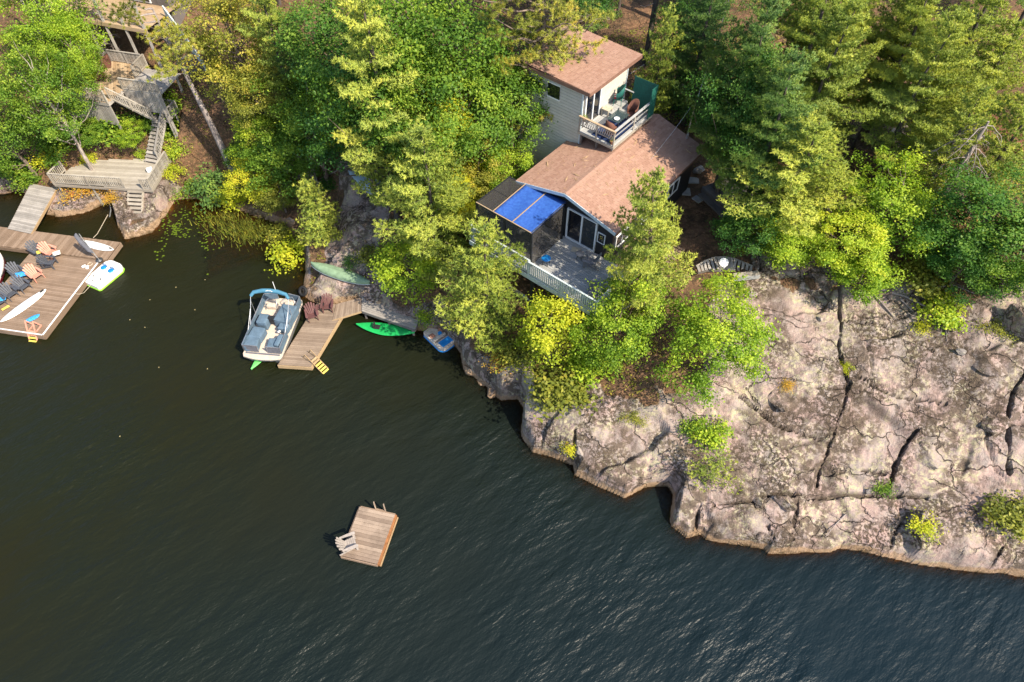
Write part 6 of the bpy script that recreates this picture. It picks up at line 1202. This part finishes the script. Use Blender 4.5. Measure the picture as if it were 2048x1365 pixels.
# low plants over the forest floor: nobody could count them
rg_ = np.random.default_rng(303); V = []; T = []; V2 = []; T2 = []
HOUSE = np.array([hp(x, y, 0)[:2] for x, y in ((-7.6, 9.4), (-7.6, 3.9), (-4.4, 3.9), (-4.4, -4.2), (6.0, -4.2), (6.0, 4.6), (3.6, 9.6))])
N_ = 60000; X_ = rg_.uniform(-50, 48, N_); Y_ = rg_.uniform(20, 75, N_)
i_ = np.clip(np.searchsorted(xs, X_)-1, 0, len(xs)-2); j_ = np.clip(np.searchsorted(ys, Y_)-1, 0, len(ys)-2); Z_ = GZ[j_, i_]; ok = (rock[j_, i_] < .3) & (Z_ > .25) & ~inside(X_, Y_, HOUSE)
ok &= ~((X_ > 8.5) & (X_ < 17.5) & (Y_ > 25.5) & (Y_ < 36)); ok &= ~((X_ < -26) & (X_ > -35) & (Y_ > 39.5) & (Y_ < 44)); ok &= vnoise(X_*.5, Y_*.5) > .36
X_, Y_, Z_ = X_[ok], Y_[ok], Z_[ok]; tn = vnoise(X_*.3+9, Y_*.3)
C = np.stack([X_, Y_, Z_+.08], -1); C = np.repeat(C, 5, 0)+rg_.normal(size=(len(C)*5, 3))*np.array([.13, .13, .06])
me = npmesh('low_plants', leaves(C, unit(rg_.normal(size=C.shape)*.5+[0, 0, 1]), .13, rg_), 4, np.clip(np.repeat(tn, 5)*.8+rg_.random(len(C))*.4-.1, 0, 1))
o = link('low_plants', me, None, M['leaf_olive']); tag(o, "low leafy plants and seedlings covering the forest floor", 'plants', None, 'stuff')
# ------------------------------------------------------------------ the wood, tree by tree (tip px, height, crown radius)
T_ = 'tree'; P_ = 'pine tree'
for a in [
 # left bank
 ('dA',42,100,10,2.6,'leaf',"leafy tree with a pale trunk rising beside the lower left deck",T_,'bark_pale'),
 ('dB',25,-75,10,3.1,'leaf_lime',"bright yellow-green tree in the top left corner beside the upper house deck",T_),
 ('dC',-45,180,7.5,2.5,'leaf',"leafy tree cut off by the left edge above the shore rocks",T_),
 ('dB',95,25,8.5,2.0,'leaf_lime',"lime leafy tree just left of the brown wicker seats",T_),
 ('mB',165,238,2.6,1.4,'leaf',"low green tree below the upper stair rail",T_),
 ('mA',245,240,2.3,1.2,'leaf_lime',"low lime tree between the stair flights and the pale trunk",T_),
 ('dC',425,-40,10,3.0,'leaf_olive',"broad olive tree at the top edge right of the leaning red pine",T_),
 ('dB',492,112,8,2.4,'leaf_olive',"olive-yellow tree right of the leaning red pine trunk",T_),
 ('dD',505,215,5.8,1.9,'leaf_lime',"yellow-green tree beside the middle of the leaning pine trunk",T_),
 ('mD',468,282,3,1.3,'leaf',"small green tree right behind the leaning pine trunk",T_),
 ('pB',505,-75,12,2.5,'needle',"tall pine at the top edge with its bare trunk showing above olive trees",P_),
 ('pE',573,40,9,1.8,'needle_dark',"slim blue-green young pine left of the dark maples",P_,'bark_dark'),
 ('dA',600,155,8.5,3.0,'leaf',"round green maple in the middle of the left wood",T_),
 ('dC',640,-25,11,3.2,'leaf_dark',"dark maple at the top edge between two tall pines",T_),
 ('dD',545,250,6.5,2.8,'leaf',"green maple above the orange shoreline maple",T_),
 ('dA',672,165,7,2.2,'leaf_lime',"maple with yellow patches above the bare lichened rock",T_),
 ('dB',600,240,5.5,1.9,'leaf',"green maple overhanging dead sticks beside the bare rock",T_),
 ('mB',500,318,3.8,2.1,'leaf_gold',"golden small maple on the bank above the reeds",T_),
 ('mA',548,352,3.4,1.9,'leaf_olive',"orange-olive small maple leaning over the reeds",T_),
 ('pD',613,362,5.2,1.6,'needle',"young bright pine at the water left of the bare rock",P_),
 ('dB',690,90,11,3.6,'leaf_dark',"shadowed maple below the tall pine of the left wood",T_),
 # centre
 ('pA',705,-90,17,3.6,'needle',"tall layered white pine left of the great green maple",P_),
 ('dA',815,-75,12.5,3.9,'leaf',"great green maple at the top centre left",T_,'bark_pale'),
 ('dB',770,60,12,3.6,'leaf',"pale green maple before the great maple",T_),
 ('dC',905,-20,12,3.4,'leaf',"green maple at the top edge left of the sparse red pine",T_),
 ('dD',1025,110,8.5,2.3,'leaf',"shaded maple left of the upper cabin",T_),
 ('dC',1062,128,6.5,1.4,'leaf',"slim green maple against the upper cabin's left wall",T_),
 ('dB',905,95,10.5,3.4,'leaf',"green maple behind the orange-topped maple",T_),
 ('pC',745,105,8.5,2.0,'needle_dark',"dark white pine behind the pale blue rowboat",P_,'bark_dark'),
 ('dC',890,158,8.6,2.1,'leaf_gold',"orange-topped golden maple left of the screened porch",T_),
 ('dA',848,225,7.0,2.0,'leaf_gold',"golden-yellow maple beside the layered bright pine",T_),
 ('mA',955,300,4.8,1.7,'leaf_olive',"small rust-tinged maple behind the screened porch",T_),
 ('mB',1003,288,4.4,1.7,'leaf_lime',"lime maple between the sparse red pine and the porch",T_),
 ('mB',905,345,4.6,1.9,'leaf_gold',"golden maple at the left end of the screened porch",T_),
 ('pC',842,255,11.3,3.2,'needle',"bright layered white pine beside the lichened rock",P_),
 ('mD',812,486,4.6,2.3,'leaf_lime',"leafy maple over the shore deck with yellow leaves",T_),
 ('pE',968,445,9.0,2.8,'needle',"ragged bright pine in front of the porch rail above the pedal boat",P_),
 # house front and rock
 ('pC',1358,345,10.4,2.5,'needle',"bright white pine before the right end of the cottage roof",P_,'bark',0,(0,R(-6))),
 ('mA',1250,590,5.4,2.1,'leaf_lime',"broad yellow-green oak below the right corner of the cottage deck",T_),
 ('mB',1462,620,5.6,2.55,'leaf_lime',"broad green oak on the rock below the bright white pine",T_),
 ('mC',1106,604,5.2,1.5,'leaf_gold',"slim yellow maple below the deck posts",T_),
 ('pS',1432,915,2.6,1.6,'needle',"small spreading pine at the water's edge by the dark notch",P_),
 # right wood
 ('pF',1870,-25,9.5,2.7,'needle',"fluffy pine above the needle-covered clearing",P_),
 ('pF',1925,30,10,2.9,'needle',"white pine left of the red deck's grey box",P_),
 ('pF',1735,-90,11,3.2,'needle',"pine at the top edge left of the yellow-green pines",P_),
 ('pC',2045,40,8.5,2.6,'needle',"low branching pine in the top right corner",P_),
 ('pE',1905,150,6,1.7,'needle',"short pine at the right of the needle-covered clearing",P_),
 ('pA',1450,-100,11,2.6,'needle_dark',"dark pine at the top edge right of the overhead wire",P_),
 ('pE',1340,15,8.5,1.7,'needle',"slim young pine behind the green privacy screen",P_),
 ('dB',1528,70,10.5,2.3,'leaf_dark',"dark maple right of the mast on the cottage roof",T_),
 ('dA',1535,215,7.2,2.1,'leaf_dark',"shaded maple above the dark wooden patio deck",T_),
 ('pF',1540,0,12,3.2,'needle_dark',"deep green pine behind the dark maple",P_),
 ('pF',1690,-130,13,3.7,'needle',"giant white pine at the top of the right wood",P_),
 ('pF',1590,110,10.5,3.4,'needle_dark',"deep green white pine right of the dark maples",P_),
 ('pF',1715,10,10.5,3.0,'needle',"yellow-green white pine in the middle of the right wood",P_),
 ('pC',1640,245,8,3.6,'needle',"lowest yellow-green pine plume above the pale oak",P_),
 ('pF',1880,-70,11,3.3,'needle',"yellow-green pine left of the red deck",P_),
 ('pA',2040,-120,12,2.8,'needle',"white pine at the top right above the red deck",P_,'bark_dark'),
 ('pE',2110,150,8,2.2,'needle',"pine cut off by the right edge beside the red deck",P_),
 ('pE',1975,170,7.5,2.0,'needle',"leaning pine over the dead tangled tree",P_,'bark_dark'),
 ('mB',1512,405,3.6,1.9,'leaf_dark',"leafy bush-like tree beside the half barrel planter",T_),
 ('mD',1590,445,3.2,1.6,'leaf_lime',"low lime tree right of the half barrel planter",T_),
 ('mA',1825,352,4.6,2.6,'leaf_lime',"pale green oak below the bare needle-covered clearing",T_),
 ('mB',1735,437,4.2,2.1,'leaf_lime',"green oak overhanging the long pale rock ledge",T_),
 ('mC',1752,520,2.6,1.3,'leaf_lime',"small yellow-green oak at the top of the rock slope",T_),
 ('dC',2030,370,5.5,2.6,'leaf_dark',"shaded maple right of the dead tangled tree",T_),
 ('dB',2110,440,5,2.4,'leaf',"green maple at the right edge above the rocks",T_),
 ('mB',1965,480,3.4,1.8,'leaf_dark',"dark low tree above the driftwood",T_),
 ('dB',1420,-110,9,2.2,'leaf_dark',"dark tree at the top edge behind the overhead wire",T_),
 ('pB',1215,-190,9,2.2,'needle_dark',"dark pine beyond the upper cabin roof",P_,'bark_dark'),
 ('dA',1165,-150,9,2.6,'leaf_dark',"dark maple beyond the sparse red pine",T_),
]: tree(*(a if len(a) > 8 or a[7] != P_ else a+('bark_dark',)))
# leaning red pine on the left bank, clumps where the photograph shows them
def along(px, py, base, h0):
    """a point on the upright through base, at the height where it shows on row py"""
    return at(px, py, h0)
b0 = ground_at(467, 342); H0 = 12.1
tips = [(318, 48, 14.2), (335, 110, 12.0), (318, 20, 15.5)]
tp = at(305, 18, b0[2]+H0)-b0
trk = [(0, 0, -.4), tuple(tp*.3*np.array([.8, .8, 1])), tuple(tp*.65*np.array([.95, .95, 1])), tuple(tp)]
sp = []
for px, py, z, cr in [(240,28,12.4,1.0),(262,12,12.5,0.81),(325,55,11.7,0.90),(362,88,10.9,0.99),(350,62,11.4,0.72),(310,72,11.2,0.81),(318,112,10.1,0.81),(340,140,9.6,0.90),(322,148,9.6,0.72),(352,112,10.1,0.72),(270,40,11.8,0.72),(385,98,10.6,0.54)]:
    q = at(px, py, b0[2]+z)-b0; sp.append((q[0], q[1], q[2], cr))
put(rpine(61, H0, sp, trk, 34, .22, .05, .26), tuple(b0), H0, 1, 'needle_gold', "leaning red pine with yellow needle clumps beside the wooden stairs", P_, None, 0, None, 'bark_dead')
# sparse red pine in front of the upper cabin
b1 = np.array([*at(1077, 332, 6.6)[:2], 0]); b1[2] = zt(b1[0], b1[1]); rg_ = np.random.default_rng(5); sp = []
for k in range(78):
    py = rg_.uniform(-40, 255); px = 1082+rg_.normal()*(78-.16*max(py, 0)); 
    if (px > 1140 and py > 135) or (px > 1235 and py > 70): continue
    dx = (px-1085); z = np.interp(py, [-60, 332], [12.4, 0])+.4+rg_.normal()*.5
    q = at(px, py, b1[2]+z)-b1; sp.append((q[0], q[1], q[2], rg_.uniform(.4, .72)))
for k in range(34):
    px = rg_.uniform(1035, 1195); py = rg_.uniform(5, 150)
    q = at(px, py, b1[2]+np.interp(py, [-60, 332], [12.4, 0])+.3+rg_.normal()*.5)-b1; sp.append((q[0], q[1], q[2], rg_.uniform(.4, .7)))
put(rpine(62, 13, sp, [(0, 0, -.4), (.03, 0, 4.), (.0, .05, 9), (.02, .1, 13)], 17, .25, .05, .24, .6, True, 34), tuple(b1), 13, 1, 'needle_gold', "sparse red pine with bare limbs in front of the upper cabin roof", P_, None, 0, None, 'bark')
# bare trunks and dead wood
def pole_tree(px, py, h, r, label, bark, tiltpx=0):
    p = ground_at(px, py); K = dict(h=1, r=1); mb = MB(); rg = np.random.default_rng(int(px)); pts = [(0, 0, -.4), (.05, .02, h*.35), (.1+tiltpx*.5, 0, h*.7), (tiltpx, .05, h)]
    mb.tube(pts, [r*1.2, r, r*.8, r*.5], 8); e = empty('bare_trunk_tree', tuple(p), 0, label, 'tree'); mb.build('trunk', M[bark], e); 
    for k in range(10):
        z = h*rg.uniform(.3, .95); a = rg.random()*6.28; l = rg.uniform(.4, 1.3); br = MB(); limb(br, (.1*z/h, 0, z), (math.cos(a)*l, math.sin(a)*l, z+rg.normal()*.3), .03, .008, rg, 3, .1, 4); br.build('dead_branch', M['bark_dead'], e)
pole_tree(1290, 128, 12, .19, "bare pine trunk behind the upper cabin's right roof corner", 'bark_dark')
pole_tree(1392, 75, 13, .2, "bare dark trunk at the top edge in the shaded clearing", 'bark_dark')
pole_tree(1972, 45, 9, .24, "thick dark trunk in the top right corner", 'bark_dark')
def dead(px, py, h, L, n, label, seed, droop=.5, tr=.16):
    p = ground_at(px, py); K = deadtree(seed, h, n, L, droop, tr); e = empty('dead_tree', tuple(p), 0, label, 'dead tree'); link('trunk', K['trunk'], e, M['bark_dead']); link('branches', K['branches'], e, M['bark_dead'])
dead(1862, 425, 6.0, 2.6, 46, "dead tangled tree with drooping grey branches by the pale oak", 71, .75, .24)
dead(1620, 470, 2.6, 1.3, 20, "small dead tree at the left foot of the green oak", 72, .5, .07)
dead(640, 395, 3.4, 1.6, 18, "dead sapling with pale sticks left of the bare lichened rock", 73, .2, .07)
dead(240, 130, 4.2, 1.8, 40, "leafless twiggy tree before the upper house deck", 74, -.1, .06)
# shrubs one by one
for a in [('sA',590,520,2.3,1.7,'leaf_gold',"bright yellow-green shrub hanging over the water by the green canoe"),('sB',560,478,1.6,1.2,'leaf_olive',"olive shrub at the water above the bright shrub"),
 ('sA',428,382,2.2,1.8,'needle_dark',"blue-green juniper below the leaning red pine"),('sC',385,380,.8,1.5,'leaf_lime',"lime low bush on the bank right of the left stairs"),
 ('sC',345,345,.8,1.1,'leaf_gold',"straw-yellow tuft beside the stair foot rail"),('sC',170,378,.6,1.7,'leaf_rust',"rust-gold creeping bush in front of the lower left deck rail"),
 ('sD',225,398,.7,.7,'leaf_rust',"orange bush at the grey pipe between two shore rocks"),('sA',65,362,1.0,1.3,'leaf',"green bush left of the plank ramp"),
 ('sB',40,335,1.5,1.8,'leaf',"wide green bush above the left shore rocks"),('sD',105,322,1.1,1.3,'leaf_gold',"golden bush left of the pale trunk"),('sC',182,318,.8,.9,'leaf_gold',"small golden bush right of the pale trunk"),
 ('sC',283,308,.6,.7,'leaf_lime',"small lime bush beside the lower stair flight"),('sB',225,262,2.0,1.8,'leaf',"green bush under the left stairs"),('sA',150,265,2.0,1.9,'leaf_lime',"lime bush behind the pale trunk"),
 ('sB',350,262,2.0,1.7,'leaf',"green bush right of the stair landing"),('sD',355,305,1.2,1.0,'leaf_lime',"lime bush below the stair landing on straw grass"),('sA',300,255,1.6,1.1,'leaf',"dark green bush between the stair flights"),
 ('sA',745,520,1.3,1.2,'leaf_olive',"olive and orange bush beside the green canoe"),('sC',700,525,.6,.9,'leaf_dark',"dark low bush above the green canoe"),('sB',790,545,1.0,.9,'leaf_dark',"dark green bush behind the shore steps"),
 ('sD',855,640,1.0,.8,'leaf_lime',"lime bush right of the shore deck"),('sA',1045,715,1.4,1.5,'leaf_olive',"olive bush under the slim yellow maple"),('sD',1000,720,.8,.9,'leaf_rust',"rust-coloured bush above the shore cliff"),
 ('sB',1120,775,1.7,1.9,'leaf_olive',"wide olive bush at the cliff top"),('sA',1170,735,1.7,1.5,'leaf_lime',"lime bush left of the broad yellow-green oak"),('sC',1095,800,.7,1.2,'leaf_olive',"low olive bush on the brow of the pink rock"),
 ('sA',1412,872,1.4,1.2,'leaf_lime',"leafy bush above the small spreading pine"),('sD',1385,855,.8,.8,'leaf',"small green bush left of the leafy bush on the rock"),('sD',1140,898,.6,.5,'leaf_gold',"tiny golden bush in the crack of the shore rock"),
 ('sB',1885,628,1.5,1.25,'leaf_lime',"round lime bush on bare soil at the upper right"),('sD',1840,655,.6,.55,'leaf_gold',"little yellow bush left of the round lime bush"),('sC',1992,655,.5,1.1,'leaf_olive',"flat dark juniper mat near the right edge"),
 ('sA',2005,1030,1.3,1.5,'leaf_olive',"dense olive juniper low on the rock at the right edge"),('sD',1850,1055,.6,.8,'leaf_gold',"thin yellow bush on the lower rock"),('sD',1768,978,.6,.6,'leaf',"small green bush on the rock ledge"),
 ('sD',1572,772,.5,.42,'leaf_rust',"orange bush above the pale block"),('sC',1690,735,.5,.45,'leaf_gold',"yellow plant growing in the long rock crack"),('sC',1430,565,.5,.9,'leaf_lime',"lime bed of plants under the satellite dish"),
 ('sC',1478,578,.35,.6,'leaf_lime',"moss-green mound below the wooden bench"),('sD',1475,500,.6,.5,'leaf_lime',"small green plant below the half barrel"),('sB',1600,490,1.4,1.5,'leaf',"green bush at the left foot of the overhanging oak"),
 ('sA',1530,478,1.3,1.4,'leaf_lime',"lime bush right of the half barrel planter"),('sB',1850,560,1.6,1.6,'leaf_olive',"olive bush above the driftwood"),('sA',1985,555,1.5,1.6,'leaf',"green bush at the right above bare rock"),
 ('sB',1350,200,1.2,1.3,'leaf_dark',"dark bush right of the green privacy screen"),('sC',1370,95,.7,1.6,'leaf_gold',"sunlit golden ground bush in the shaded clearing"),('sB',1400,235,1.5,1.4,'leaf_dark',"dark bush behind the roof mast"),
 ('sC',1870,640,.4,.5,'leaf_dark',"tiny dark plant among the driftwood"),('sD',2040,1065,.5,.5,'leaf_gold',"yellow-green tuft at the right edge of the shore rock"),('sA',660,375,1.2,1.0,'leaf_dark',"dark bush at the upper left of the lichened rock"),
 ('sB',1500,440,1.5,1.5,'leaf',"green bush right of the patio deck"),('sA',1000,640,1.1,1.1,'leaf_dark',"dark bush on the slope under the deck"),('sD',1090,610,.7,.8,'leaf_dark',"shaded bush between the deck posts"),
 ('sB',340,215,1.8,1.4,'leaf_lime',"lime bush behind the stair landing"),('sB',120,290,1.8,1.5,'leaf',"green bush left of the pale trunk's foot"),('sB',470,398,1.2,1.3,'leaf_gold',"golden bush at the shore behind the reeds"),('sB',1900,505,1.5,1.4,'leaf_olive',"olive bush below the dead tangled tree"),('sC',1270,835,.4,.8,'leaf_olive',"low olive mat on the pink rock")]: bush(*a)

for px, py, h, r, lb in ((1235, 30, 12, 2.0, "tall pine straight behind the upper cabin roof"), (1360, 20, 13, 2.2, "tall pine at the top edge in the shaded clearing"), (1440, 40, 13, 2.2, "tall shaded pine above the forest boulder"), (1655, -20, 13, 2.8, "tall pine far back at the top edge of the right wood"), (1905, -30, 13, 2.8, "tall far pine above the red deck's left corner"), (2030, 60, 12, 2.2, "tall far pine at the right end of the top edge"), (980, 30, 12, 2.2, "tall pine behind the sparse red pine"), (1110, 10, 12, 2.2, "tall pine at the top edge beyond the cabin"), (560, 10, 12, 2.2, "tall far pine above the slim blue-green pine"), (300, -10, 11, 2.2, "tall far pine behind the left house stair")):
    p = ground_at(px, py); put('pB', (p[0], p[1], p[2]-.05), h, r, 'needle_dark', lb, 'pine tree', None, None, None, 'bark_dark')
